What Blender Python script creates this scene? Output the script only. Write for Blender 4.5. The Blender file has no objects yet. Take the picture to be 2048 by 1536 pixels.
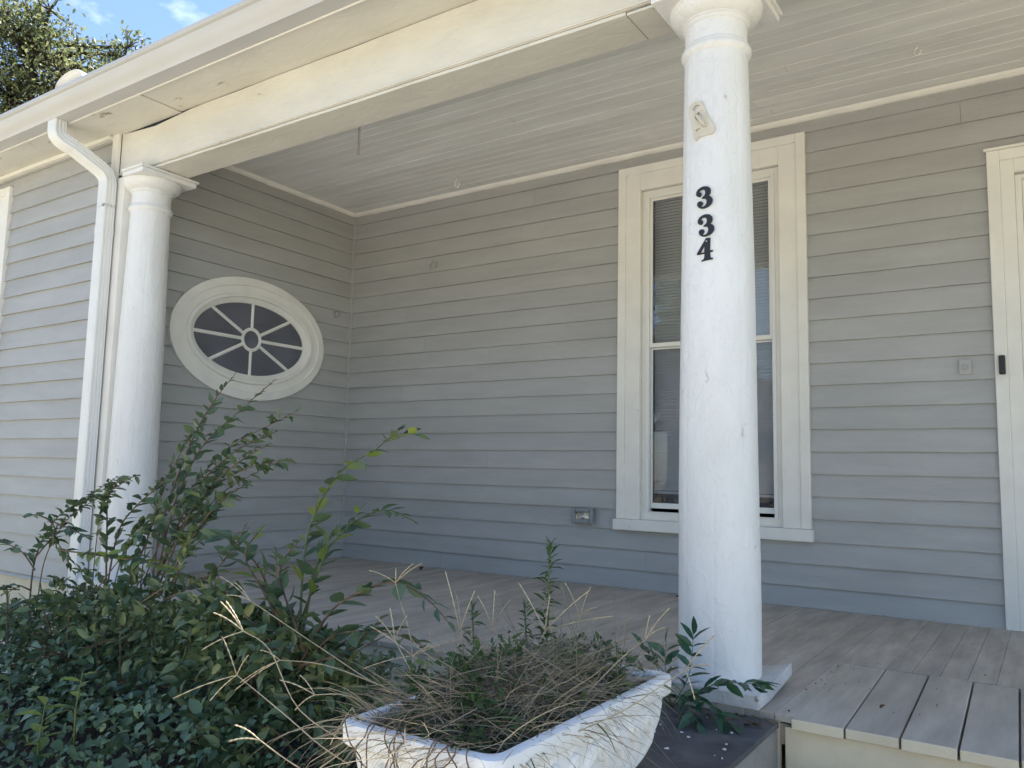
import bpy, bmesh, math, random
import numpy as np
from mathutils import Vector, Matrix, Quaternion, noise as mnoise
from mathutils.geometry import tessellate_polygon

random.seed(7); np.random.seed(7)
S = bpy.context.scene
COL = S.collection

# ------------------------------------------------------------------ camera
CAM_R = Vector((0.8313, 0.5554, 0.0217)); CAM_U = Vector((0.0411, -0.1005, 0.9941)); CAM_F = Vector((-0.5543, 0.8255, 0.1064))
cam = bpy.data.cameras.new('camera'); camo = bpy.data.objects.new('camera', cam); COL.objects.link(camo)
cam.sensor_width = 36.0; cam.lens = 1609.2244 / 2048 * 36.0
cam.clip_start = 0.05; cam.clip_end = 600
rm = Matrix((CAM_R, CAM_U, -CAM_F)).transposed().to_4x4()
camo.matrix_world = Matrix.Translation((5.1366, -5.0562, 0.7723)) @ rm
S.camera = camo

# ------------------------------------------------------------------ sky, sun, exposure
SUN_EL, SUN_AZ = math.radians(66.8), math.radians(15)       # azimuth from +Y towards +X: the sun stands behind the house
sun_dir = Vector((math.sin(SUN_AZ) * math.cos(SUN_EL), math.cos(SUN_AZ) * math.cos(SUN_EL), math.sin(SUN_EL)))
W = bpy.data.worlds.new('World'); S.world = W; W.use_nodes = True
nt = W.node_tree; nt.nodes.clear()
out = nt.nodes.new('ShaderNodeOutputWorld'); bg = nt.nodes.new('ShaderNodeBackground')
sky = nt.nodes.new('ShaderNodeTexSky'); sky.sky_type = 'NISHITA'; sky.sun_disc = False
sky.sun_elevation = SUN_EL; sky.sun_rotation = SUN_AZ; sky.altitude = 200; sky.air_density = 1.0; sky.dust_density = 0.3; sky.ozone_density = 2.2
tc = nt.nodes.new('ShaderNodeTexCoord')
mp = nt.nodes.new('ShaderNodeMapping'); mp.inputs['Scale'].default_value = (1.6, 1.6, 3.2); mp.inputs['Location'].default_value = (0.927, 4.305, 1.559)
cn = nt.nodes.new('ShaderNodeTexNoise'); cn.inputs['Scale'].default_value = 2.6; cn.inputs['Detail'].default_value = 7; cn.inputs['Roughness'].default_value = 0.56
cr = nt.nodes.new('ShaderNodeValToRGB'); cr.color_ramp.elements[0].position = 0.60; cr.color_ramp.elements[1].position = 0.92
mx = nt.nodes.new('ShaderNodeMixRGB'); mx.inputs[2].default_value = (11, 11.2, 11.6, 1)
nt.links.new(tc.outputs['Generated'], mp.inputs['Vector']); nt.links.new(mp.outputs[0], cn.inputs['Vector'])
nt.links.new(cn.outputs['Fac'], cr.inputs[0]); nt.links.new(cr.outputs[0], mx.inputs[0]); nt.links.new(sky.outputs[0], mx.inputs[1])
nt.links.new(mx.outputs[0], bg.inputs['Color']); bg.inputs['Strength'].default_value = 0.10
nt.links.new(bg.outputs[0], out.inputs[0])
sl = bpy.data.lights.new('sun', 'SUN'); sl.energy = 5.0; sl.angle = math.radians(0.53); sl.color = (1.0, 0.95, 0.87)
so = bpy.data.objects.new('sun', sl); COL.objects.link(so); so.location = (0, 0, 30)
so.rotation_mode = 'QUATERNION'; so.rotation_quaternion = sun_dir.to_track_quat('Z', 'Y')
S.view_settings.view_transform = 'Standard'; S.view_settings.look = 'None'
S.view_settings.exposure = 1.55; S.view_settings.gamma = 1.0; S.view_settings.use_curve_mapping = False
S.render.engine = 'CYCLES'
S.cycles.max_bounces = 10; S.cycles.diffuse_bounces = 5; S.cycles.transparent_max_bounces = 16
S.cycles.use_denoising = True; S.cycles.adaptive_threshold = 0.02

# ------------------------------------------------------------------ materials
def N(nt, t, **kw):
    n = nt.nodes.new(t)
    for k, v in kw.items():
        if k in n.inputs: n.inputs[k].default_value = v
        else: setattr(n, k, v)
    return n
def base_mat(name):
    m = bpy.data.materials.new(name); m.use_nodes = True
    return m, m.node_tree, m.node_tree.nodes['Principled BSDF']
def paint(name, col, rough=0.55, var=0.10, grain=(1, 1, 1), scale=4.0, bump=0.25, fine=60.0, wear=None, wear_amt=0.66, wear_scale=6.0,
          rnd=0.05, crack=0.0, crack_scale=14.0, dist=0.004, spec=0.4, dirt=None, dirt_amt=0.3):
    m, t, b = base_mat(name); L = t.links.new
    g = N(t, 'ShaderNodeNewGeometry'); mpp = N(t, 'ShaderNodeMapping'); mpp.inputs['Scale'].default_value = grain; L(g.outputs['Position'], mpp.inputs['Vector'])
    n1 = N(t, 'ShaderNodeTexNoise', Scale=scale, Detail=6.0, Roughness=0.6); L(mpp.outputs[0], n1.inputs['Vector'])
    mr = N(t, 'ShaderNodeMapRange'); mr.inputs[1].default_value = 0.3; mr.inputs[2].default_value = 0.7; mr.inputs[3].default_value = 1 - var; mr.inputs[4].default_value = 1 + var * 0.5
    L(n1.outputs['Fac'], mr.inputs[0])
    oi = N(t, 'ShaderNodeObjectInfo'); mr2 = N(t, 'ShaderNodeMapRange'); mr2.inputs[3].default_value = 1 - rnd; mr2.inputs[4].default_value = 1 + rnd; L(oi.outputs['Random'], mr2.inputs[0])
    mu = N(t, 'ShaderNodeMath', operation='MULTIPLY'); L(mr.outputs[0], mu.inputs[0]); L(mr2.outputs[0], mu.inputs[1])
    vm = N(t, 'ShaderNodeVectorMath', operation='SCALE'); vm.inputs[0].default_value = col; L(mu.outputs[0], vm.inputs['Scale'])
    c = vm.outputs[0]
    if dirt:
        nd = N(t, 'ShaderNodeTexNoise', Scale=1.7, Detail=5.0, Roughness=0.65); L(mpp.outputs[0], nd.inputs['Vector'])
        rd = N(t, 'ShaderNodeMapRange'); rd.inputs[1].default_value = 0.45; rd.inputs[2].default_value = 0.75; rd.inputs[4].default_value = dirt_amt; L(nd.outputs['Fac'], rd.inputs[0])
        md = N(t, 'ShaderNodeMixRGB'); md.inputs[2].default_value = (*dirt, 1); L(rd.outputs[0], md.inputs[0]); L(c, md.inputs[1]); c = md.outputs[0]
    n2 = N(t, 'ShaderNodeTexNoise', Scale=fine, Detail=4.0, Roughness=0.6); L(mpp.outputs[0], n2.inputs['Vector'])
    h = n2.outputs['Fac']
    if wear:
        nw = N(t, 'ShaderNodeTexNoise', Scale=wear_scale, Detail=9.0, Roughness=0.72); L(mpp.outputs[0], nw.inputs['Vector'])
        rw = N(t, 'ShaderNodeMapRange'); rw.inputs[1].default_value = wear_amt; rw.inputs[2].default_value = wear_amt + 0.015; L(nw.outputs['Fac'], rw.inputs[0])
        mw = N(t, 'ShaderNodeMixRGB'); mw.inputs[2].default_value = (*wear, 1); L(rw.outputs[0], mw.inputs[0]); L(c, mw.inputs[1]); c = mw.outputs[0]
        sb = N(t, 'ShaderNodeMath', operation='SUBTRACT'); L(h, sb.inputs[0]); L(rw.outputs[0], sb.inputs[1]); h = sb.outputs[0]
    if crack:
        vo = N(t, 'ShaderNodeTexNoise', Scale=crack_scale, Detail=3.0, Roughness=0.5, Distortion=1.2); L(mpp.outputs[0], vo.inputs['Vector'])
        rc = N(t, 'ShaderNodeMapRange'); rc.inputs[1].default_value = 0.5; rc.inputs[2].default_value = 0.53; rc.inputs[4].default_value = crack; L(vo.outputs['Fac'], rc.inputs[0])
        ad = N(t, 'ShaderNodeMath', operation='ADD'); L(h, ad.inputs[0]); L(rc.outputs[0], ad.inputs[1]); h = ad.outputs[0]
    bp = N(t, 'ShaderNodeBump', Strength=bump, Distance=dist); L(h, bp.inputs['Height']); L(bp.outputs[0], b.inputs['Normal'])
    L(c, b.inputs['Base Color']); b.inputs['Roughness'].default_value = rough; b.inputs['Specular IOR Level'].default_value = spec
    return m
def leafmat(name, dark, light, extra=None, extra_at=0.9, trans=0.3, rough=0.45, spec=0.4, island=False, vary=3.0):
    m, t, b = base_mat(name); L = t.links.new
    if island: rv = N(t, 'ShaderNodeNewGeometry').outputs['Random Per Island']
    else: rv = N(t, 'ShaderNodeObjectInfo').outputs['Random']
    g = N(t, 'ShaderNodeNewGeometry'); nz = N(t, 'ShaderNodeTexNoise', Scale=vary, Detail=3.0); L(g.outputs['Position'], nz.inputs['Vector'])
    a1 = N(t, 'ShaderNodeMath', operation='MULTIPLY_ADD'); a1.inputs[1].default_value = 0.6; L(rv, a1.inputs[0])
    a2 = N(t, 'ShaderNodeMath', operation='MULTIPLY'); a2.inputs[1].default_value = 0.4; L(nz.outputs['Fac'], a2.inputs[0]); L(a2.outputs[0], a1.inputs[2])
    cr = N(t, 'ShaderNodeValToRGB'); e = cr.color_ramp.elements
    e[0].position = 0.15; e[0].color = (*dark, 1); e[1].position = 0.75; e[1].color = (*light, 1)
    if extra:
        x = e.new(extra_at); x.color = (*extra, 1)
    L(a1.outputs[0], cr.inputs[0]); L(cr.outputs[0], b.inputs['Base Color'])
    b.inputs['Roughness'].default_value = rough; b.inputs['Specular IOR Level'].default_value = spec
    tr = N(t, 'ShaderNodeBsdfTranslucent'); L(cr.outputs[0], tr.inputs['Color'])
    ms = N(t, 'ShaderNodeMixShader'); ms.inputs[0].default_value = trans; L(b.outputs[0], ms.inputs[1]); L(tr.outputs[0], ms.inputs[2])
    L(ms.outputs[0], t.nodes['Material Output'].inputs['Surface'])
    return m
def glassmat(name, tint=(0.9, 0.95, 0.95), boost=1.6, rough=0.0, dust_haze=0.06):
    m, t, b = base_mat(name); L = t.links.new; t.nodes.remove(b)
    tr = N(t, 'ShaderNodeBsdfTransparent'); tr.inputs['Color'].default_value = (*tint, 1)
    gl = N(t, 'ShaderNodeBsdfGlossy', Roughness=rough)
    fr = N(t, 'ShaderNodeFresnel', IOR=1.5); mu = N(t, 'ShaderNodeMath', operation='MULTIPLY'); mu.inputs[1].default_value = boost; mu.use_clamp = True; L(fr.outputs[0], mu.inputs[0])
    nb = N(t, 'ShaderNodeTexNoise', Scale=2.2, Detail=1.0); bu = N(t, 'ShaderNodeBump', Strength=0.08, Distance=0.01); L(nb.outputs['Fac'], bu.inputs['Height'])
    g = N(t, 'ShaderNodeNewGeometry'); L(g.outputs['Position'], nb.inputs['Vector']); L(bu.outputs[0], gl.inputs['Normal'])
    ms = N(t, 'ShaderNodeMixShader'); L(mu.outputs[0], ms.inputs[0]); L(tr.outputs[0], ms.inputs[1]); L(gl.outputs[0], ms.inputs[2])
    df = N(t, 'ShaderNodeBsdfDiffuse'); df.inputs['Color'].default_value = (0.46, 0.48, 0.60, 1)          # thin dust film, tinted blue as painted haze in place of reflected light
    nd = N(t, 'ShaderNodeTexNoise', Scale=5.0, Detail=6.0); L(g.outputs['Position'], nd.inputs['Vector'])
    md = N(t, 'ShaderNodeMath', operation='MULTIPLY'); md.inputs[1].default_value = dust_haze * 2; L(nd.outputs['Fac'], md.inputs[0])
    m2 = N(t, 'ShaderNodeMixShader'); L(md.outputs[0], m2.inputs[0]); L(ms.outputs[0], m2.inputs[1]); L(df.outputs[0], m2.inputs[2])
    L(m2.outputs[0], t.nodes['Material Output'].inputs['Surface'])
    return m
BARE = (0.16, 0.12, 0.09)
M = {}
M['siding'] = paint('siding_gray_paint', (0.413, 0.413, 0.407), 0.5, 0.10, (0.6, 0.6, 3), 3.0, 0.35, 55, rnd=0.035, dirt=(0.30, 0.29, 0.27), dirt_amt=0.3, crack=0.25, crack_scale=9, dist=0.003)
M['trim'] = paint('trim_cream_paint', (0.79, 0.77, 0.72), 0.5, 0.07, (1, 1, 1), 5.0, 0.25, 45, wear=(0.30, 0.25, 0.2), wear_amt=0.69, wear_scale=8, rnd=0.02, crack=0.4, crack_scale=7, dist=0.003)
M['beam'] = paint('beam_cream_paint', (0.69, 0.67, 0.61), 0.5, 0.10, (0.45, 1, 1), 5.0, 0.35, 40, wear=(0.33, 0.27, 0.21), wear_amt=0.64, wear_scale=8, rnd=0.02, crack=0.45, crack_scale=6, dist=0.004, dirt=(0.50, 0.45, 0.37), dirt_amt=0.35)
M['ceil'] = paint('ceiling_paint', (0.76, 0.76, 0.75), 0.5, 0.12, (0.35, 2.0, 1), 4.0, 0.25, 40, rnd=0.05, dirt=(0.62, 0.59, 0.53), dirt_amt=0.35, crack=0.3, crack_scale=8, dist=0.003)
M['column'] = paint('column_white_paint', (0.80, 0.80, 0.795), 0.42, 0.06, (1, 1, 0.5), 6.0, 0.6, 40, wear=(0.62, 0.60, 0.56), wear_amt=0.665, wear_scale=14, rnd=0.0, crack=0.4, crack_scale=22, dist=0.0045, dirt=(0.60, 0.585, 0.55), dirt_amt=0.4)
M['plinth'] = paint('plinth_worn_paint', (0.60, 0.60, 0.60), 0.6, 0.2, (1, 1, 1), 8.0, 0.6, 40, wear=(0.22, 0.19, 0.16), wear_amt=0.62, wear_scale=9, rnd=0, crack=0.5, crack_scale=16, dirt=(0.36, 0.34, 0.31), dirt_amt=0.7)
M['floor'] = paint('floor_gray_paint', (0.50, 0.45, 0.39), 0.6, 0.30, (3, 0.5, 1), 5.0, 0.35, 40, wear=(0.46, 0.43, 0.38), wear_amt=0.62, wear_scale=6, rnd=0.07, dirt=(0.31, 0.265, 0.22), dirt_amt=0.6)
M['plank'] = paint('plank_gray_paint', (0.48, 0.435, 0.375), 0.6, 0.28, (3, 0.5, 1), 4.0, 0.35, 30, wear=(0.12, 0.11, 0.10), wear_amt=0.66, wear_scale=5, rnd=0.08, dirt=(0.37, 0.33, 0.28), dirt_amt=0.7)
M['riser'] = paint('riser_cream_paint', (0.68, 0.60, 0.44), 0.5, 0.12, (1, 1, 1), 4.0, 0.3, 30, wear=(0.35, 0.29, 0.2), wear_amt=0.69, wear_scale=5, crack=0.4, dirt=(0.5, 0.43, 0.3), dirt_amt=0.4)
M['found'] = paint('foundation_cream_paint', (0.68, 0.62, 0.48), 0.7, 0.12, (1, 1, 1), 5.0, 0.4, 30, rnd=0)
M['metal'] = paint('white_aluminium', (0.76, 0.76, 0.74), 0.38, 0.05, (0.5, 1, 1), 5.0, 0.06, 30, rnd=0, spec=0.5)
M['gutter'] = paint('gutter_aluminium', (0.53, 0.53, 0.53), 0.35, 0.06, (0.4, 2, 2), 5.0, 0.06, 20, rnd=0, spec=0.5, dirt=(0.52, 0.48, 0.40), dirt_amt=0.25)
M['black'] = paint('black_numeral_paint', (0.022, 0.024, 0.03), 0.42, 0.2, fine=80, bump=0.1, rnd=0)
M['darkplastic'] = paint('dark_plastic', (0.02, 0.02, 0.024), 0.35, 0.2, bump=0.02, rnd=0)
M['greybox'] = paint('grey_plastic', (0.23, 0.25, 0.27), 0.4, 0.08, bump=0.06, rnd=0)
M['oldmetal'] = paint('painted_old_metal', (0.62, 0.57, 0.47), 0.5, 0.15, scale=20, bump=0.3, wear=(0.25, 0.16, 0.09), wear_amt=0.6, wear_scale=18, rnd=0)
M['wire'] = paint('wire_metal', (0.42, 0.41, 0.38), 0.4, 0.2, scale=30, rnd=0)
M['concrete'] = paint('pier_concrete', (0.30, 0.285, 0.26), 0.85, 0.25, scale=5, bump=0.5, fine=70, rnd=0, dirt=(0.17, 0.16, 0.14), dirt_amt=0.6, dist=0.006)
M['pad'] = paint('weathered_dark_coating', (0.12, 0.117, 0.118), 0.9, 0.5, scale=7, bump=0.8, fine=160, rnd=0, dirt=(0.055, 0.052, 0.05), dirt_amt=0.5, dist=0.005)
M['walk'] = paint('walk_concrete', (0.52, 0.48, 0.41), 0.9, 0.2, scale=3, bump=0.4, fine=60, rnd=0)
M['planter'] = paint('planter_white_cast', (0.82, 0.815, 0.80), 0.6, 0.06, scale=6, bump=0.25, fine=60, rnd=0, dirt=(0.66, 0.60, 0.50), dirt_amt=0.3, dist=0.004)
M['soil'] = paint('dry_soil', (0.055, 0.042, 0.032), 0.95, 0.5, scale=14, bump=1.0, fine=90, rnd=0, dist=0.012)
M['ground'] = paint('dry_lawn_ground', (0.29, 0.26, 0.15), 0.95, 0.3, scale=2.0, bump=0.8, fine=30, rnd=0, dirt=(0.40, 0.33, 0.20), dirt_amt=0.6, dist=0.02)
M['roof'] = paint('roof_shingle', (0.11, 0.105, 0.10), 0.9, 0.3, scale=8, bump=0.6, fine=60, rnd=0)
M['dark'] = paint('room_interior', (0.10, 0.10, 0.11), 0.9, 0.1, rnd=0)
M['blind'] = paint('blind_slats', (0.78, 0.76, 0.73), 0.5, 0.05, rnd=0, bump=0.05)
M['bark'] = paint('bark', (0.075, 0.058, 0.045), 0.9, 0.4, (4, 4, 1), 6.0, 1.0, 40, rnd=0, dist=0.02)
M['cane'] = paint('cane_bark', (0.15, 0.095, 0.065), 0.7, 0.3, scale=20, bump=0.3, rnd=0.1)
M['greencane'] = paint('green_stem', (0.12, 0.15, 0.06), 0.6, 0.3, scale=20, bump=0.3, rnd=0.1)
M['straw'] = paint('dry_straw', (0.44, 0.37, 0.25), 0.6, 0.3, scale=30, bump=0.3, rnd=0.15)
M['straw2'] = leafmat('dry_grass_blade', (0.20, 0.155, 0.11), (0.42, 0.36, 0.26), (0.20, 0.22, 0.09), 0.92, 0.3, 0.6, 0.3, True)
M['leaf'] = leafmat('shrub_leaf', (0.05, 0.10, 0.06), (0.13, 0.195, 0.10), (0.30, 0.34, 0.10), 0.88, 0.25, 0.38, 0.5)
M['leafc'] = leafmat('shrub_leaf_mass', (0.045, 0.09, 0.045), (0.16, 0.215, 0.095), (0.36, 0.36, 0.12), 0.87, 0.22, 0.38, 0.5, True)
M['ivy'] = leafmat('cover_leaf', (0.04, 0.085, 0.045), (0.16, 0.24, 0.12), (0.38, 0.38, 0.13), 0.88, 0.2, 0.35, 0.5, True)
M['weed'] = leafmat('weed_leaf', (0.04, 0.08, 0.03), (0.09, 0.15, 0.05), (0.16, 0.2, 0.06), 0.93, 0.3, 0.5, 0.3, True)
M['yleaf'] = leafmat('yellow_sunlit_leaf', (0.14, 0.22, 0.05), (0.30, 0.36, 0.08), None, 0.9, 0.35, 0.4, 0.4)  # yellow-green leaf; also paints a sunlit look on one shrub spray
M['frond'] = leafmat('seedling_leaf', (0.02, 0.07, 0.04), (0.04, 0.12, 0.06), None, 0.9, 0.2, 0.35, 0.5)
M['tree'] = leafmat('tree_leaf', (0.085, 0.12, 0.06), (0.25, 0.27, 0.12), (0.42, 0.38, 0.19), 0.86, 0.5, 0.45, 0.4, True, 0.6)
M['dead'] = leafmat('dead_leaf', (0.06, 0.035, 0.02), (0.16, 0.09, 0.05), None, 0.9, 0.15, 0.7, 0.2)
M['glass'] = glassmat('window_glass', (0.90, 0.92, 0.92), 1.7)
M['glass2'] = glassmat('screened_glass', (0.84, 0.86, 0.88), 0.8)
M['glass3'] = glassmat('oval_glass', (0.5, 0.53, 0.58), 2.4, dust_haze=0.16)
mbag, tb, bb = base_mat('clear_plastic_film'); bb.inputs['Base Color'].default_value = (0.75, 0.82, 0.9, 1); bb.inputs['Roughness'].default_value = 0.12; bb.inputs['Alpha'].default_value = 0.35; M['bag'] = mbag

# ------------------------------------------------------------------ object helpers
WM = {}
def link(o, parent=None, world=None):
    COL.objects.link(o)
    w = world or Matrix.Identity(4)
    o.matrix_basis = w; WM[o.name] = w
    if parent is not None:
        o.parent = parent; o.matrix_parent_inverse = WM[parent.name].inverted()
    return o
def tag(o, label=None, cat=None, group=None, kind=None):
    if label: o['label'] = label
    if cat: o['category'] = cat
    if group: o['group'] = group
    if kind: o['kind'] = kind
    return o
def empty(name, loc=(0, 0, 0), label=None, cat=None, group=None, kind=None, parent=None):
    o = bpy.data.objects.new(name, None); o.empty_display_size = 0.1
    link(o, parent, Matrix.Translation(loc)); return tag(o, label, cat, group, kind)
class MB:
    def __init__(s): s.v = []; s.f = []
    def add(s, v, f):
        n = len(s.v); s.v.extend([tuple(x) for x in v]); s.f.extend([tuple(i + n for i in q) for q in f]); return s
    def box(s, x0, x1, y0, y1, z0, z1):
        v = [(x, y, z) for z in (z0, z1) for y in (y0, y1) for x in (x0, x1)]
        return s.add(v, [(0, 2, 3, 1), (4, 5, 7, 6), (0, 1, 5, 4), (2, 6, 7, 3), (0, 4, 6, 2), (1, 3, 7, 5)])
    def lathe(s, c, prof, n=48, wob=0.0):
        v = []; f = []
        for k, (r, z) in enumerate(prof):
            for i in range(n):
                a = 2 * math.pi * i / n
                rr = r + (wob * mnoise.noise((math.cos(a) * 2.2, math.sin(a) * 2.2, z * 1.6)) + .0006 * mnoise.noise((math.cos(a) * 14, math.sin(a) * 14, z * 30)) - (.0016 if (i * 8) % n == 8 * 5 else 0) if wob else 0)
                v.append((c[0] + rr * math.cos(a), c[1] + rr * math.sin(a), c[2] + z))
        for k in range(len(prof) - 1):
            for i in range(n):
                j = (i + 1) % n; f.append((k * n + i, k * n + j, (k + 1) * n + j, (k + 1) * n + i))
        f.append(tuple(range(n - 1, -1, -1))); f.append(tuple((len(prof) - 1) * n + i for i in range(n)))
        return s.add(v, f)
    def tube(s, pts, rad, n=6):
        pts = [Vector(p) for p in pts]; m = len(pts)
        if not isinstance(rad, (list, tuple)): rad = [rad] * m
        t0 = (pts[1] - pts[0]).normalized(); a = t0.orthogonal().normalized(); v = []; f = []
        for i, p in enumerate(pts):
            t = (pts[min(i + 1, m - 1)] - pts[max(i - 1, 0)]).normalized()
            a = (a - t * a.dot(t)).normalized(); b = t.cross(a)
            for k in range(n):
                q = 2 * math.pi * k / n; v.append(p + (a * math.cos(q) + b * math.sin(q)) * rad[i])
        for i in range(m - 1):
            for k in range(n):
                j = (k + 1) % n; f.append((i * n + k, i * n + j, (i + 1) * n + j, (i + 1) * n + k))
        f.append(tuple(range(n - 1, -1, -1))); f.append(tuple((m - 1) * n + k for k in range(n)))
        return s.add(v, f)
    def prism(s, prof, x0, x1, ax=0):        # profile (y,z) swept along x
        n = len(prof); v = [(x, y, z) for x in (x0, x1) for y, z in prof]
        f = [(i, (i + 1) % n, n + (i + 1) % n, n + i) for i in range(n)] + [tuple(range(n - 1, -1, -1)), tuple(range(n, 2 * n))]
        return s.add(v, f)
    def build(s, name, mat, parent=None, smooth=False, bev=0, kind=None):
        me = bpy.data.meshes.new(name); me.from_pydata(s.v, [], s.f); me.materials.append(M[mat] if isinstance(mat, str) else mat)
        bm = bmesh.new(); bm.from_mesh(me); bmesh.ops.recalc_face_normals(bm, faces=bm.faces); bm.to_mesh(me); bm.free()
        if smooth:
            me.shade_smooth()
            if smooth == 'auto': me.set_sharp_from_angle(angle=math.radians(38))
        o = bpy.data.objects.new(name, me); link(o, parent)
        if bev:
            md = o.modifiers.new('bevel', 'BEVEL'); md.width = bev; md.segments = 2; md.limit_method = 'ANGLE'
        if kind: o['kind'] = kind
        return o
def bx(name, mat, parent, *c, bev=0.003): return MB().box(*c).build(name, mat, parent, bev=bev)
def smooth_path(P, n=4):
    P = [Vector(p) for p in P]; out = []
    for i in range(len(P) - 1):
        p0 = P[max(i - 1, 0)]; p1 = P[i]; p2 = P[i + 1]; p3 = P[min(i + 2, len(P) - 1)]
        for k in range(n):
            t = k / n
            out.append(0.5 * ((2 * p1) + (p2 - p0) * t + (2 * p0 - 5 * p1 + 4 * p2 - p3) * t * t + (3 * p1 - p0 - 3 * p2 + p3) * t ** 3))
    out.append(P[-1]); return out
def plate(name, loops, T, thick, mat, parent=None, bev=0):
    """flat cut-out plate: loops of (a,b), T maps (a,b,depth) to the world"""
    v = []; f = []; flat = [p for lp in loops for p in lp]; n = len(flat)
    v = [T(a, b, thick) for a, b in flat] + [T(a, b, 0.0) for a, b in flat]
    for t in tessellate_polygon([[Vector((a, b, 0)) for a, b in lp] for lp in loops]):
        f.append(tuple(t)); f.append(tuple(i + n for i in reversed(t)))
    k = 0
    for lp in loops:
        m = len(lp)
        for i in range(m): f.append((k + i, k + (i + 1) % m, n + k + (i + 1) % m, n + k + i))
        k += m
    return MB().add(v, f).build(name, mat, parent, bev=bev)

# ---- measured positions of canes, stalks and crown lobes
SHRUB = [[(1.775,-2.9,0.163),(1.752,-2.85,0.511),(1.865,-2.8,0.878),(1.984,-2.78,1.06),(2.08,-2.76,1.167)],[(1.794,-2.9,0.165),(1.838,-2.86,0.561),(1.982,-2.84,0.831),(2.186,-2.82,0.985),(2.396,-2.8,1.122)],[(1.804,-2.92,0.19),(2.048,-2.92,0.614),(2.3,-2.92,0.809),(2.608,-2.95,0.9)],[(1.841,-2.92,0.194),(2.128,-2.95,0.597),(2.415,-2.98,0.768),(2.629,-3.0,0.848)],[(1.923,-2.95,0.205),(2.198,-2.98,0.499),(2.376,-3.0,0.628),(2.568,-3.03,0.701)],[(1.772,-2.9,0.184),(1.93,-2.9,0.436),(2.09,-2.9,0.616),(2.271,-2.92,0.767)],[(1.417,-2.9,0.125),(1.481,-2.9,0.43),(1.608,-2.9,0.563),(1.827,-2.9,0.694),(1.873,-2.9,0.784)],[(0.83,-2.95,-0.004),(0.803,-2.93,0.264),(0.908,-2.9,0.469),(1.153,-2.9,0.58),(1.434,-2.9,0.696)],[(1.508,-2.95,0.163),(1.477,-2.95,0.455),(1.467,-2.95,0.593),(1.552,-2.96,0.676),(1.636,-2.97,0.694)],[(0.852,-2.95,0.219),(0.774,-2.98,0.303),(0.655,-3.0,0.338),(0.49,-3.0,0.348)],[(0.864,-2.95,0.295),(1.112,-3.0,0.436),(1.059,-3.05,0.507),(0.94,-3.05,0.494)],[(1.173,-3.0,0.345),(1.737,-3.1,0.367),(2.182,-3.15,0.374),(2.52,-3.2,0.339)],[(1.008,-2.95,0.464),(1.2,-2.95,0.434),(1.328,-2.95,0.411)],[(0.819,-2.95,0.118),(0.794,-3.0,0.145),(0.667,-3.0,0.128)],[(1.74,-3.0,0.214),(1.946,-3.05,0.425),(2.081,-3.1,0.558),(2.081,-3.1,0.619)],[(2.112,-3.05,0.216),(2.462,-3.1,0.352),(2.599,-3.1,0.473),(2.676,-3.12,0.543)],[(1.35,-3.0,0.062),(1.257,-3.05,0.149),(1.134,-3.1,0.119),(0.975,-3.1,0.067)]]
PLANT = [[(2.869,-3.0,0.062),(2.804,-2.95,0.368),(2.81,-2.92,0.569),(2.924,-2.9,0.749),(3.097,-2.9,0.834),(3.209,-2.9,0.909)],[(3.168,-2.9,0.87),(3.249,-2.9,0.891),(3.302,-2.9,0.884)],[(2.856,-3.0,0.061),(2.891,-2.95,0.448),(3.017,-2.93,0.562),(3.175,-2.92,0.623),(3.301,-2.92,0.594)],[(2.924,-3.05,0.08),(3.091,-3.08,0.282),(3.266,-3.1,0.375),(3.394,-3.1,0.411),(3.519,-3.1,0.378),(3.609,-3.1,0.318)],[(2.925,-3.05,0.063),(3.096,-3.08,0.2),(3.274,-3.1,0.247),(3.42,-3.12,0.259),(3.541,-3.12,0.235)],[(2.847,-3.05,0.068),(2.753,-3.08,0.358),(2.629,-3.1,0.466),(2.505,-3.12,0.509),(2.387,-3.12,0.46)],[(2.859,-3.0,0.201),(2.97,-3.0,0.457),(3.064,-3.0,0.551),(3.137,-3.0,0.627)],[(2.904,-3.1,0.086),(2.871,-3.12,0.321),(2.876,-3.14,0.46)],[(2.975,-3.1,0.146),(2.812,-3.15,0.353),(2.723,-3.15,0.45),(2.797,-3.15,0.542)],[(3.0,-3.1,0.15),(2.855,-3.1,0.387),(2.949,-3.1,0.514)],[(2.954,-3.1,0.093),(2.825,-3.15,0.201),(2.748,-3.2,0.284),(2.657,-3.2,0.361)],[(2.979,-3.1,0.097),(3.187,-3.12,0.163),(3.273,-3.12,0.222),(3.355,-3.12,0.294)]]
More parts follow.
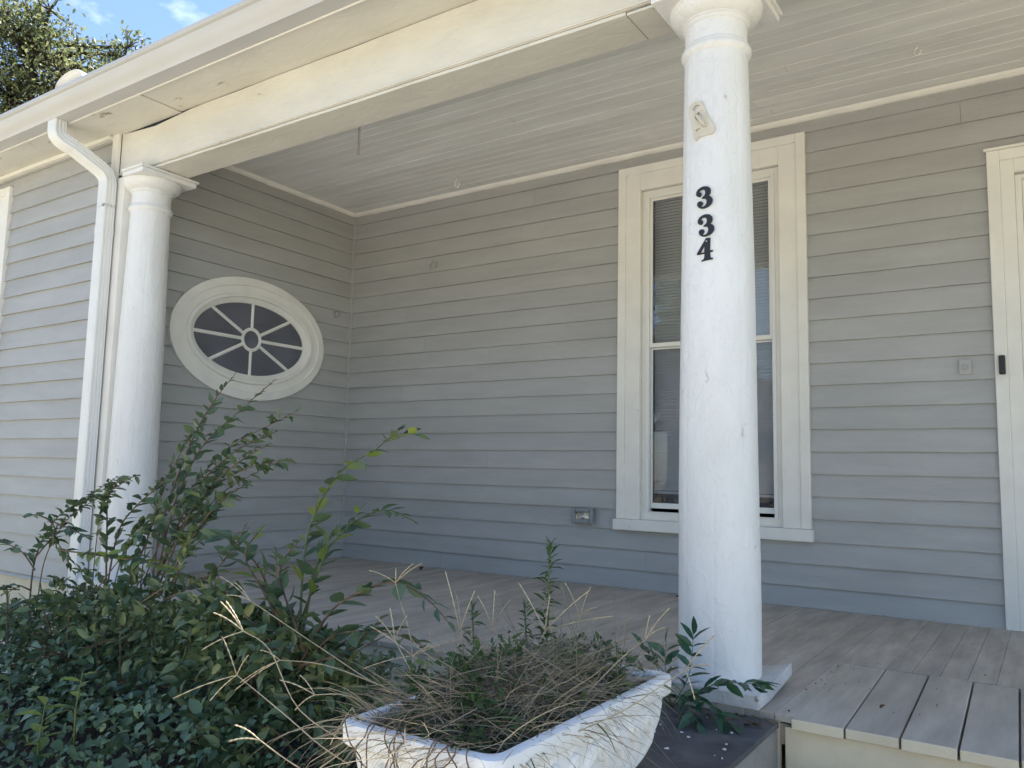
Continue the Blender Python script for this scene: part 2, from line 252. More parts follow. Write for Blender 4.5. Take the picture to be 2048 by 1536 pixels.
STALK = [([(3.797,-3.65,0.13),(3.67,-3.72,0.211),(3.592,-3.75,0.34),(3.531,-3.78,0.38)],[(3.414,-3.78,0.41),(3.439,-3.78,0.439),(3.46,-3.78,0.442),(3.378,-3.78,0.316)]),([(3.816,-3.7,0.115),(3.772,-3.75,0.162),(3.68,-3.78,0.221),(3.541,-3.8,0.285)],[(3.479,-3.8,0.365),(3.303,-3.8,0.192),(3.448,-3.8,0.211),(3.578,-3.8,0.335)]),([(3.859,-3.4,0.173),(3.667,-3.45,0.212),(3.532,-3.5,0.28),(3.262,-3.55,0.396)],[(3.124,-3.55,0.45),(3.192,-3.55,0.438),(3.156,-3.55,0.399)]),([(3.745,-3.4,0.177),(3.707,-3.38,0.32),(3.646,-3.36,0.414),(3.628,-3.36,0.459)],[(3.527,-3.36,0.484),(3.628,-3.36,0.497),(3.721,-3.36,0.519),(3.691,-3.36,0.516)]),([(3.859,-3.4,0.173),(3.809,-3.4,0.225),(3.774,-3.4,0.269),(3.731,-3.4,0.286)],[(3.577,-3.4,0.343),(3.558,-3.4,0.227),(3.805,-3.4,0.323),(3.892,-3.4,0.35)]),([(3.911,-3.3,0.159),(3.986,-3.3,0.246),(4.044,-3.3,0.327),(4.072,-3.3,0.377)],[(3.989,-3.3,0.49),(4.085,-3.3,0.466),(4.197,-3.3,0.489),(4.258,-3.3,0.435)]),([(3.906,-3.4,0.181),(3.902,-3.4,0.288),(3.892,-3.4,0.347),(3.884,-3.4,0.368)],[(3.83,-3.4,0.514),(3.857,-3.4,0.441),(3.927,-3.4,0.473)]),([(3.97,-3.2,0.147),(4.043,-3.2,0.273),(4.101,-3.2,0.368),(4.115,-3.2,0.405)],[(4.07,-3.2,0.485),(4.146,-3.2,0.483),(4.165,-3.2,0.432)]),([(4.177,-3.4,0.196),(4.227,-3.35,0.271),(4.291,-3.3,0.35),(4.341,-3.3,0.391)],[(4.402,-3.3,0.47),(4.39,-3.3,0.425),(4.353,-3.3,0.448)]),([(3.946,-3.6,0.168),(3.853,-3.65,0.228),(3.792,-3.7,0.261),(3.717,-3.72,0.253)],[(3.597,-3.72,0.267),(3.653,-3.72,0.208),(3.664,-3.72,0.289)]),([(3.907,-3.5,0.204),(3.759,-3.55,0.247),(3.62,-3.6,0.283),(3.513,-3.65,0.288)],[(3.436,-3.65,0.302),(3.365,-3.65,0.21),(3.346,-3.65,0.188)]),([(3.942,-3.3,0.165),(3.955,-3.3,0.253),(3.937,-3.3,0.337),(3.913,-3.3,0.366)],[(3.862,-3.3,0.443),(3.918,-3.3,0.461),(3.966,-3.3,0.441)]),([(3.892,-3.5,0.178),(3.827,-3.5,0.26),(3.775,-3.5,0.324),(3.757,-3.5,0.345)],[(3.687,-3.5,0.398),(3.737,-3.5,0.422),(3.795,-3.5,0.41)]),([(4.26,-3.5,0.215),(4.34,-3.4,0.258),(4.402,-3.3,0.311),(4.438,-3.3,0.338)],[(4.507,-3.3,0.423),(4.495,-3.3,0.358),(4.461,-3.3,0.278)]),([(3.821,-3.85,0.152),(3.77,-3.86,0.17),(3.729,-3.88,0.197)],[(3.627,-3.88,0.174),(3.646,-3.88,0.212)]),([(3.827,-3.8,0.139),(3.892,-3.78,0.194),(3.889,-3.75,0.226),(3.865,-3.75,0.258)],[(3.914,-3.75,0.18),(3.803,-3.75,0.168)])]
LOBES = [(-13.32,3.05,9.59,1.5),(-13.76,2.85,8.8,1.5),(-12.69,3.47,9.25,1.1),(-13.03,2.97,10.23,0.75),(-12.8,4.63,10.29,0.62),(-13.09,4.62,9.74,0.8),(-14.14,2.72,10.62,0.9),(-14.29,2.22,9.48,1.8),(-13.03,4.11,9.14,1.0),(-13.56,3.77,8.3,1.6),(-14.14,2.68,8.02,1.8),(-13.01,3.9,10.13,0.5),(-12.85,4.55,9.04,0.8),(-14.41,1.86,10.73,1.5)]
LOBES += [(-12.61, 4.78, 10.49, 0.55), (-12.71, 4.7, 9.92, 0.6), (-12.69, 4.14, 9.31, 0.7), (-12.78, 3.08, 10.61, 0.5), (-13.22, 2.7, 10.09, 0.7)] # lobes2

# ------------------------------------------------------------------ ground
GZ = -0.72
MB().box(-150, 150, -150, 150, GZ - 0.5, GZ).build('ground', 'ground')['kind'] = 'structure'
MB().box(-4.0, 9.5, -14.0, -4.75, GZ + 0.001, GZ + 0.03).build('path', 'walk')['kind'] = 'structure'  # broad unseen slab, added to bounce sunlight into the porch
MB().box(-60, 60, -20.0, -14.05, GZ + 0.001, GZ + 0.02).build('road', 'walk')['kind'] = 'structure'

# ------------------------------------------------------------------ house
CZ = 3.03            # porch ceiling
YF = -2.20           # face of the projecting wing
E0, EX = 0.3895 - 3 * 0.1332, 0.1332     # clapboard courses
house = empty('house', (0, 0, GZ), 'weathered grey clapboard house with cream trim and a recessed front porch', 'house')

def board(T, u0, u1, z0, z1, parent, cut0=None, cut1=None, nu=5, name='clapboard'):
    """one lapped board; T(u, off, z) -> world; cut0/cut1: functions of z that give curved ends"""
    nz = 5 if (cut0 or cut1) else 2
    v = []; f = []
    rj = [(random.uniform(-.0014, .0014), random.uniform(-.0012, .0012)) for _ in range(nu + 1)]
    for i in range(nu + 1):
        for k in range(nz):
            t = k / (nz - 1); z = z0 + (z1 - z0) * t
            a = cut0(z) if cut0 else u0; b = cut1(z) if cut1 else u1
            u = a + (b - a) * i / nu
            off = 0.0215 * (1 - t) + 0.0045 * t
            if k == 0: z += rj[i][0]; off += rj[i][1]
            v.append(T(u, off, z))
        zb = z0 + rj[i][0]; a = cut0(z0) if cut0 else u0; b = cut1(z0) if cut1 else u1
        v.append(T(a + (b - a) * i / nu, 0.0015, zb))
    st = nz + 1
    for i in range(nu):
        for k in range(nz - 1):
            f.append((i * st + k, (i + 1) * st + k, (i + 1) * st + k + 1, i * st + k + 1))
        f.append((i * st + nz, (i + 1) * st + nz, (i + 1) * st, i * st))
    f.append(tuple(range(0, nz)) + (nz,)); f.append(tuple(reversed([nu * st + k for k in range(nz)])) + (nu * st + nz,))
    return MB().add(v, f).build(name, 'siding', parent)
def courses(z_lo, z_hi):
    k = math.floor((z_lo - E0) / EX); r = []
    while E0 + k * EX < z_hi - 1e-6:
        a, b = max(E0 + k * EX, z_lo), min(E0 + (k + 1) * EX, z_hi)
        if b - a > 0.012: r.append((a, b))
        k += 1
    return r
def wallboxes(mb, T, u0, u1, z0, z1, holes, th=0.1):
    """sheathing with rectangular openings"""
    us = sorted({u0, u1, *[h[0] for h in holes], *[h[1] for h in holes]}); zs = sorted({z0, z1, *[h[2] for h in holes], *[h[3] for h in holes]})
    for i in range(len(us) - 1):
        for k in range(len(zs) - 1):
            cu, cz = (us[i] + us[i + 1]) / 2, (zs[k] + zs[k + 1]) / 2
            if any(h[0] < cu < h[1] and h[2] < cz < h[3] for h in holes): continue
            a = T(us[i], 0, zs[k]); b = T(us[i + 1], -th, zs[k + 1])
            mb.box(min(a[0], b[0]), max(a[0], b[0]), min(a[1], b[1]), max(a[1], b[1]), zs[k], zs[k + 1])
    return mb
TB = lambda u, off, z: (u, -off, z)               # wall at the back of the porch
TS = lambda u, off, z: (off, u, z)                # wall with the oval window
TW = lambda u, off, z: (u, YF - off, z)           # front of the projecting wing
WX0, WX1, WZ0, WZ1 = 2.645, 3.93, 0.387, 2.922    # main window outside its casing
DX0, DX1, DZ1 = 4.9, 6.16, 2.60                   # door casing
VX0, VX1, VZ0, VZ1 = -2.74, -1.454, 0.387, 2.865  # wing window

bw = wallboxes(MB(), TB, -0.1, 7.4, -0.02, 3.2, [(2.80, 3.775, 0.46, 2.74), (5.03, 6.03, 0.0, 2.44)]).build('porch_wall', 'siding', house)
for a, b in courses(0.0, 3.0):
    spans = [(0.012, 7.4)]
    for (h0, h1, hz0, hz1) in ((WX0 + .012, WX1 - .012, WZ0 + .01, WZ1 - .01), (DX0 + .012, DX1 - .012, -.1, DZ1 - .01)):
        nsp = []
        for s0, s1 in spans:
            if hz0 < (a + b) / 2 < hz1 and s0 < h0 and s1 > h1: nsp += [(s0, h0), (h1, s1)]
            else: nsp.append((s0, s1))
        spans = nsp
    for s0, s1 in spans:
        if s1 - s0 > 2 and random.random() < .4:
            c_ = random.uniform(s0 + .5, s1 - .4); board(TB, s0, c_ - .0008, a, b, bw); board(TB, c_ + .0008, s1, a, b, bw)
        else: board(TB, s0, s1, a, b, bw)

OY, OZ, OA, OB = -1.055, 1.735, 0.515, 0.278      # oval glass centre and half axes
sw = MB()
ca, cb = OA + 0.09, OB + 0.09
n = 48
ring = [(OY + ca * math.cos(2 * math.pi * i / n), OZ + cb * math.sin(2 * math.pi * i / n)) for i in range(n)]
outer = [(-2.20, -0.02), (0.1, -0.02), (0.1, 3.2), (-2.20, 3.2)]
sw = plate('side_wall', [outer, ring], lambda a, b, d: (-0.1 + d, a, b), 0.1, 'siding', house)
def chord(z):
    q = 1 - ((z - OZ) / cb) ** 2
    return ca * math.sqrt(q) if q > 0 else 0.0
for a, b in courses(0.0, 3.0):
    if chord(a) > 0 or chord(b) > 0 or a < OZ < b:
        board(TS, -2.02, 0, a, b, sw, cut1=lambda z: OY - chord(z), cut0=lambda z: -2.02, nu=3)
        board(TS, 0, -0.012, a, b, sw, cut0=lambda z: OY + chord(z), cut1=lambda z: -0.012, nu=3)
    else: board(TS, -2.02, -0.012, a, b, sw)
ww = wallboxes(MB(), TW, -6.0, 0.0, -0.03, 3.2, [(VX0 + .155, VX1 - .155, 0.46, 2.68)], 0.1).build('wing_wall', 'siding', house)
for a, b in courses(-0.04, 2.975):
    if VZ0 < (a + b) / 2 < VZ1: board(TW, -6.0, VX0 + .012, a, b, ww); board(TW, VX1 - .012, -0.07, a, b, ww)
    else: board(TW, -6.0, -0.07, a, b, ww, nu=8)
# plugs painted over where the siding was drilled
for T, u, z, par in ((TS, -0.19, 2.088, sw), (TB, 0.944, 2.439, bw)):
    mb = MB()
    for r0, r1, h in ((0.030, 0.040, 0.0245), (0.0, 0.022, 0.0235)):
        nn = 24; v = []; f = []
        for i in range(nn):
            c, s_ = math.cos(2 * math.pi * i / nn), math.sin(2 * math.pi * i / nn)
            for r, o in ((r1, 0.004), (r1, h), (r0, h), (r0, 0.004)): v.append(T(u + r * c, o, z + r * s_))
        for i in range(nn):
            j = (i + 1) % nn
            for k in range(4): f.append((i * 4 + k, j * 4 + k, j * 4 + (k + 1) % 4, i * 4 + (k + 1) % 4))
        mb.add(v, f)
    mb.build('plug', 'siding', par)
# inside corner strip, corner boards, foundation, rear walls, roof
bx('corner_strip', 'siding', house, 0.002, 0.028, -0.028, -0.002, 0.0, 3.0)
bx('corner_board', 'trim', house, -0.07, 0.0, -2.222, -2.10, -0.03, 2.974, bev=0.004)
bx('pilaster', 'trim', house, 0.002, 0.10, -2.216, -2.02, 0.0, 2.655, bev=0.004)
bx('foundation', 'found', house, -6.0, -0.03, -2.19, -2.05, GZ, -0.035)
mb = MB(); mb.box(-6.1, 7.5, 7.9, 8.0, GZ, 3.2); mb.box(-6.1, -6.0, -2.2, 7.9, GZ, 3.2); mb.box(7.4, 7.5, 0.0, 7.9, GZ, 3.2); mb.box(-6.0, 7.4, 0.11, 7.89, -0.2, -0.02)
mb.box(2.0, 7.3, 2.6, 2.7, 0, 3.2); mb.build('rear_wall', 'dark', house)
mb = MB(); mb.prism([(-2.49, 3.12), (2.9, 5.75), (8.4, 3.115), (8.4, 3.2), (2.9, 5.88), (-2.49, 3.15)], -6.4, 8.0); mb.build('roof', 'roof', house)
mb = MB(); mb.box(-6.0, 7.4, 0.1, 7.9, 3.2, 3.25); mb.box(-6.0, -0.1, -2.2, 0.1, 3.2, 3.25); mb.build('attic_floor', 'dark', house)

# porch ceiling boards
pc = MB().box(-0.0, 8.0, -1.96, 0.0, CZ + 0.018, CZ + 0.05).build('porch_ceiling', 'ceil', house)
yb = -1.958; k = 0
while yb < -0.01:
    wd = 0.083; y1 = min(yb + wd, -0.002)
    cuts = sorted(random.uniform(0.8, 6.5) for _ in range(random.choice((0, 1, 1, 2)))); cuts = [0.002] + cuts + [8.0]
    for a, b in zip(cuts[:-1], cuts[1:]):
        if b - a < 0.2: continue
        dz = random.choice((0, 0, .0005, -.0008, -.0022, .0015)) + random.uniform(-.0004, .0004); z0 = CZ + dz
        prof = [(yb + .001, z0 + .017), (yb + .0004, z0 + .002), (yb + .003, z0), (y1 - .003, z0), (y1 - .0004, z0 + .002), (y1 - .001, z0 + .017)]
        MB().prism(prof, a + .001, b - .001).build('ceiling_board', 'ceil', pc)
    yb += wd
# cove along the top of the walls, wavy with old caulk
def cove(name, T, u0, u1, parent):
    n_ = 60; v = []; f = []
    for i in range(n_ + 1):
        u = u0 + (u1 - u0) * i / n_; w = 0.004 * mnoise.noise((u * 5, 3.3, 0)) + 0.003 * mnoise.noise((u * 17, 1, 0))
        for o, z in ((0.002, 2.998 + w), (0.020, 3.000 + w), (0.034, 3.013), (0.040, CZ - .001), (0.002, CZ - .001)): v.append(T(u, o, z))
    for i in range(n_):
        for k in range(5): f.append((i * 5 + k, (i + 1) * 5 + k, (i + 1) * 5 + (k + 1) % 5, i * 5 + (k + 1) % 5))
    f += [(0, 1, 2, 3, 4), tuple(n_ * 5 + k for k in (4, 3, 2, 1, 0))]
    MB().add(v, f).build(name, 'trim', parent)
cove('cove_molding', TB, 0.04, 7.4, house); cove('cove_molding', TS, -1.96, -0.002, house)

# beam over the columns
bm_ = empty('beam', (0, -2.08, 2.66), parent=house)
def wavy(name, mat, x0, x1, y0, y1, z0, z1, par, amp=0.0015, n_=40, top=None):
    v = []; f = []
    for i in range(n_ + 1):
        x = x0 + (x1 - x0) * i / n_
        zt = z1 + (top(x) if top else 0)
        for j, (y, z) in enumerate(((y0, z0), (y1, z0), (y1, zt), (y0, zt))):
            v.append((x, y + amp * mnoise.noise((x * 3, y * 9, z * 7)), z + amp * mnoise.noise((x * 4 + 9, y * 5, z * 5))))
    for i in range(n_):
        for k in range(4): f.append((i * 4 + k, (i + 1) * 4 + k, (i + 1) * 4 + (k + 1) % 4, i * 4 + (k + 1) % 4))
    f += [(0, 1, 2, 3), (n_ * 4 + 3, n_ * 4 + 2, n_ * 4 + 1, n_ * 4)]
    return MB().add(v, f).build(name, mat, par, bev=0.003)
wavy('front_board', 'beam', 0.002, 3.86, -2.197, -2.165, 2.679, 2.974, bm_, top=lambda x: -.028 * max(0, 1 - abs(x - .38) / .42) - .006 * max(0, mnoise.noise((x * 2.1, 5, 5))))
wavy('front_board', 'beam', 3.866, 8.0, -2.199, -2.165, 2.672, 2.974, bm_)
wavy('bottom_board', 'beam', 0.03, 3.74, -2.192, -1.962, 2.660, 2.676, bm_)
wavy('bottom_board', 'beam', 3.745, 8.0, -2.190, -1.964, 2.658, 2.670, bm_)
wavy('back_board', 'beam', 0.03, 8.0, -1.985, -1.962, 2.678, CZ - .001, bm_)
wavy('bead_molding', 'beam', 0.004, 8.0, -2.206, -2.198, 2.681, 2.691, bm_, 0.001)
# soffit, fascia, gutter
sf = empty('soffit', (0, -2.33, 2.975), parent=house)
wavy('soffit_board', 'beam', -6.4, 0.655, -2.478, -2.19, 2.970, 2.99, sf)
wavy('soffit_board', 'beam', 0.66, 5.0, -2.478, -2.19, 2.977, 2.99, sf)
wavy('soffit_board', 'beam', 5.004, 8.0, -2.478, -2.19, 2.976, 2.99, sf)
wavy('frieze_molding', 'trim', -6.0, -0.075, -2.245, -2.203, 2.94, 2.969, house, 0.003, 60)
bx('fascia', 'trim', house, -6.4, 8.0, -2.488, -2.4785, 2.965, 3.16)
gp = [(-2.490, 3.105), (-2.490, 2.972), (-2.578, 2.972), (-2.583, 2.982), (-2.586, 2.990), (-2.604, 3.004), (-2.622, 3.024), (-2.634, 3.048), (-2.640, 3.066), (-2.655, 3.070), (-2.660, 3.076), (-2.660, 3.096), (-2.650, 3.100),
      (-2.648, 3.094), (-2.654, 3.090), (-2.654, 3.078), (-2.634, 3.072), (-2.628, 3.050), (-2.600, 3.010), (-2.576, 2.978), (-2.494, 2.978), (-2.494, 3.105)]
gut = MB().prism(gp, -6.4, 8.0).build('gutter', 'gutter', house, smooth='auto')
# splash guard curled up on the gutter lip
v = []; f = []
for i in range(13):
    a = math.pi * i / 12; x = 0.16 - 0.16 * math.cos(a); h = 0.085 * math.sin(a) ** 0.8
    for y, s_ in ((-2.645, 1), (-2.52, 0.8), (-2.516, 0.8), (-2.641, 1)): v.append((x - .02, y, 3.098 + h * s_ + (0.004 if y in (-2.516, -2.641) else 0)))
for i in range(12):
    for k in range(4): f.append((i * 4 + k, (i + 1) * 4 + k, (i + 1) * 4 + (k + 1) % 4, i * 4 + (k + 1) % 4))
MB().add(v, f).build('splash_guard', 'metal', gut, smooth=True)
# downspout
def spout_profile():
    a, b = 0.05, 0.038; pts = []
    def side(p, q, nrib, nx, ny):
        for i in range(nrib * 4):
            t = 0.12 + 0.76 * i / (nrib * 4 - 1); d = 0.0028 if (i // 2) % 2 else 0.0
            pts.append((p[0] + (q[0] - p[0]) * t - nx * d, p[1] + (q[1] - p[1]) * t - ny * d))
    c = 0.006
    pts.append((-a + c, -b)); side((-a, -b), (a, -b), 2, 0, -1); pts.append((a - c, -b)); pts.append((a, -b + c)); side((a, -b), (a, b), 3, 1, 0); pts.append((a, b - c)); pts.append((a - c, b))
    pts.append((-a + c, b)); pts.append((-a, b - c)); pts.append((-a, -b + c))
    return pts
SP = spout_profile()
def sweep(name, path, parent, scale=1.0, mat='metal'):
    P = [Vector(p) for p in path]; v = []; f = []; n_ = len(SP)
    for i, p in enumerate(P):
        t = (P[min(i + 1, len(P) - 1)] - P[max(i - 1, 0)]).normalized(); a = Vector((1, 0, 0)); a = (a - t * a.dot(t)).normalized(); b = a.cross(t)
        if b.y < 0: b = -b
        for s0, s1 in SP: v.append(p + (a * s0 + b * s1) * scale)
    for i in range(len(P) - 1):
        for k in range(n_): f.append((i * n_ + k, i * n_ + (k + 1) % n_, (i + 1) * n_ + (k + 1) % n_, (i + 1) * n_ + k))
    f += [tuple(range(n_ - 1, -1, -1)), tuple((len(P) - 1) * n_ + k for k in range(n_))]
    return MB().add(v, f).build(name, mat, parent, smooth='auto')
ds = sweep('downspout', [(-0.012, -2.264, 2.46), (-0.012, -2.264, 1.0), (-0.012, -2.264, GZ + .05)], house)
sweep('elbow', [(-0.175, -2.536, 2.975), (-0.175, -2.536, 2.91), (-0.172, -2.532, 2.885), (-0.163, -2.52, 2.862), (-0.147, -2.495, 2.84), (-0.13, -2.466, 2.822), (-0.118, -2.444, 2.81)], ds, 1.03)
sweep('elbow', [(-0.12, -2.447, 2.812), (-0.055, -2.335, 2.722), (-0.036, -2.302, 2.694), (-0.022, -2.278, 2.665), (-0.014, -2.266, 2.63), (-0.012, -2.264, 2.60), (-0.012, -2.264, 2.44)], ds, 1.0)
sweep('joint_band', [(-0.012, -2.264, 2.31), (-0.012, -2.264, 2.262)], ds, 1.045)

# ------------------------------------------------------------------ windows
def frame_boxes(mb, T, u0, u1, z0, z1, w, o0, o1, wb=None):
    wb = w if wb is None else wb
    def b(a0, a1, c0, c1):
        p = T(a0, o0, c0); q = T(a1, o1, c1)
        mb.box(min(p[0], q[0]), max(p[0], q[0]), min(p[1], q[1]), max(p[1], q[1]), c0, c1)
    b(u0, u0 + w, z0, z1); b(u1 - w, u1, z0, z1); b(u0 + w, u1 - w, z1 - w, z1)
    if wb > 0: b(u0 + w, u1 - w, z0, z0 + wb)
    return mb
def tbox(mb, T, u0, u1, o0, o1, z0, z1):
    p = T(u0, o0, z0); q = T(u1, o1, z1)
    return mb.box(min(p[0], q[0]), max(p[0], q[0]), min(p[1], q[1]), max(p[1], q[1]), z0, z1)
def window(T, u0, u1, z0, z1, parent, cw=0.167):
    w = empty('window', T((u0 + u1) / 2, 0, z0), parent=parent)
    zs = z0 + 0.073
    for a, b in ((u0, u0 + 0.058), (u1 - 0.058, u1)): tbox(MB(), T, a, b, 0.001, 0.040, zs, z1).build('backband', 'trim', w, bev=0.004)
    tbox(MB(), T, u0 + 0.058, u1 - 0.058, 0.001, 0.040, z1 - 0.058, z1).build('backband', 'trim', w, bev=0.004)
    for a, b in ((u0 + 0.058, u0 + cw), (u1 - cw, u1 - 0.058)): tbox(MB(), T, a, b, 0.001, 0.032, zs, z1 - 0.058).build('casing', 'trim', w, bev=0.003)
    tbox(MB(), T, u0 + cw, u1 - cw, 0.001, 0.032, z1 - cw - 0.012, z1 - 0.058).build('casing', 'trim', w, bev=0.003)
    tbox(MB(), T, u0 - 0.012, u1 + 0.012, 0.001, 0.068, z0, zs - 0.001).build('sill', 'trim', w, bev=0.005)
    i0, i1, iz0, iz1 = u0 + cw, u1 - cw, zs, z1 - cw - 0.012
    frame_boxes(MB(), T, i0 - .01, i1 + .01, iz0, iz1 + .008, 0.045, -0.10, -0.004, 0.05).build('jamb', 'trim', w)
    s0, s1, sz0, sz1 = i0 + 0.035, i1 - 0.035, iz0 + 0.05, iz1 - 0.037
    frame_boxes(MB(), T, s0, s1, sz0, sz1, 0.022, -0.030, 0.004, 0.006).build('storm_frame', 'metal', w, bev=0.002)
    zm = sz0 + (sz1 - sz0) * 0.513
    frame_boxes(MB(), T, s0 + .0225, s1 - .0225, zm - .008, sz1 - .0225, 0.018, -0.024, -0.008, 0.03).build('upper_sash', 'trim', w, bev=0.002)
    tbox(MB(), T, s0 + .041, s1 - .041, -0.0175, -0.0145, zm + .0225, sz1 - .041).build('pane', 'glass', w)
    frame_boxes(MB(), T, s0 + .0225, s1 - .0225, sz0 + 0.028, zm - .009, 0.012, -0.044, -0.030, 0.036).build('lower_sash', 'metal', w, bev=0.002)
    tbox(MB(), T, s0 + .035, s1 - .035, -0.0385, -0.0355, sz0 + .065, zm - .0215).build('pane', 'glass2', w)
    mb = MB(); z = sz0 + 0.17
    while z < sz1 + .02:
        p = [T(a, o, zz) for a, o, zz in ((s0 + .02, -0.108, z), (s1 - .02, -0.108, z), (s1 - .02, -0.094, z - .0225), (s0 + .02, -0.094, z - .0225))]
        q = [T(a, o, zz) for a, o, zz in ((s0 + .02, -0.110, z), (s1 - .02, -0.110, z), (s1 - .02, -0.096, z - .0232), (s0 + .02, -0.096, z - .0232))]
        mb.add(p + q, [(0, 1, 2, 3), (7, 6, 5, 4), (0, 4, 5, 1), (2, 6, 7, 3), (0, 3, 7, 4), (1, 5, 6, 2)]); z += 0.0215
    tbox(mb, T, s0 + .02, s1 - .02, -0.115, -0.092, sz0 + .125, sz0 + .143)
    mb.build('blind', 'blind', w, kind='stuff')
    return w
window(TB, WX0, WX1, WZ0, WZ1, house)
window(TW, VX0, VX1, VZ0, VZ1, house, 0.150)
# oval window
ow = empty('oval_window', (0, OY, OZ - 0.47), parent=house)
prof = [(0.205, 0.001), (0.205, 0.036), (0.142, 0.042), (0.137, 0.034), (0.078, 0.030), (0.073, 0.046), (0.060, 0.050), (0.046, 0.046), (0.042, 0.030), (0.006, 0.016), (0.0, 0.012), (0.0, -0.03), (0.1, -0.03)]
n = 96; v = []; f = []
for i in range(n):
    a = 2 * math.pi * i / n
    for w_, o in prof: v.append((o, OY + (OA + w_) * math.cos(a), OZ + (OB + w_ * 0.95) * math.sin(a)))
q = len(prof)
for i in range(n):
    j = (i + 1) % n
    for k in range(q - 1): f.append((i * q + k, j * q + k, j * q + k + 1, i * q + k + 1))
MB().add(v, f).build('frame', 'trim', ow, smooth='auto')
HR = 0.094
ang = [math.pi / 4 * i for i in range(8)]
hubp = []
for t in ang:
    e = Vector((OA * math.cos(t), OB * math.sin(t))); d = e.normalized(); pn = Vector((-d.y, d.x)) * 0.0125
    s_ = d * (HR - .004)
    quad = [s_ - pn, e - pn, e + pn, s_ + pn]
    ridge = [s_, e]
    v = [(-.004, OY + p_.x, OZ + p_.y) for p_ in quad] + [(0.004, OY + p_.x * 1.0, OZ + p_.y) for p_ in quad] + [(0.011, OY + p_.x, OZ + p_.y) for p_ in ridge]
    f = [(0, 1, 5, 4), (1, 2, 6, 5), (2, 3, 7, 6), (3, 0, 4, 7), (4, 5, 9, 8), (8, 9, 6, 7), (4, 8, 7), (5, 6, 9), (3, 2, 1, 0)]
    MB().add(v, f).build('muntin', 'trim', ow)
v = []; f = []
hp = [(HR, -.004), (HR, .006), (HR - .012, .012), (HR - .025, .006), (HR - .025, -.004)]
for i in range(40):
    a = 2 * math.pi * i / 40
    for r, o in hp: v.append((o, OY + r * math.cos(a), OZ + r * math.sin(a)))
for i in range(40):
    j = (i + 1) % 40
    for k in range(5): f.append((i * 5 + k, j * 5 + k, j * 5 + (k + 1) % 5, i * 5 + (k + 1) % 5))
MB().add(v, f).build('hub', 'trim', ow, smooth='auto')
for i in range(8):
    t0, t1 = ang[i], ang[i] + math.pi / 4; lp = []
    e0 = Vector((OA * math.cos(t0), OB * math.sin(t0))).normalized(); e1 = Vector((OA * math.cos(t1), OB * math.sin(t1))).normalized()
    lp = [(OY + e0.x * (HR - .01), OZ + e0.y * (HR - .01))]
    lp += [(OY + (OA + .003) * math.cos(t0 + (t1 - t0) * k / 8), OZ + (OB + .003) * math.sin(t0 + (t1 - t0) * k / 8)) for k in range(9)]
    lp += [(OY + e1.x * (HR - .01), OZ + e1.y * (HR - .01))]
    plate('pane', [lp], lambda a, b, d: (-.001 + d, a, b), 0.002, 'glass3', ow)
plate('pane', [[(OY + (HR - .02) * math.cos(2 * math.pi * i / 24), OZ + (HR - .02) * math.sin(2 * math.pi * i / 24)) for i in range(24)]], lambda a, b, d: (-.001 + d, a, b), 0.002, 'glass3', ow)
# door
dr = empty('door', (5.53, 0, 0), parent=house)
for a, b in ((DX0, DX0 + .062), (DX1 - .062, DX1)): bx('backband', 'trim', dr, a, b, -0.040, -0.001, 0.0, DZ1 - .016, bev=0.004)
bx('backband', 'trim', dr, DX0 + .062, DX1 - .062, -0.040, -0.001, DZ1 - .075, DZ1 - .016, bev=0.004)
bx('cap_molding', 'trim', dr, DX0 - .012, DX1 + .012, -0.052, -0.001, DZ1 - .0155, DZ1, bev=0.004)
for a, b in ((DX0 + .062, DX0 + .128), (DX1 - .128, DX1 - .062)): bx('casing', 'trim', dr, a, b, -0.032, -0.001, 0.0, DZ1 - .075)
bx('casing', 'trim', dr, DX0 + .128, DX1 - .128, -0.032, -0.001, 2.45, DZ1 - .075)
frame_boxes(MB(), TB, 5.03, 6.03, 0.0, 2.45, 0.03, -0.1, -0.002, 0.0).build('jamb', 'trim', dr)
frame_boxes(MB(), TB, 5.062, 5.998, 0.01, 2.418, 0.11, -0.07, -0.03, 0.25).build('door_stile', 'trim', dr)
tbox(MB(), TB, 5.171, 5.889, -0.053, -0.047, 0.26, 2.309).build('pane', 'glass2', dr)
bx('threshold', 'oldmetal', dr, 5.03, 6.03, -0.03, 0.1, 0.0, 0.012)

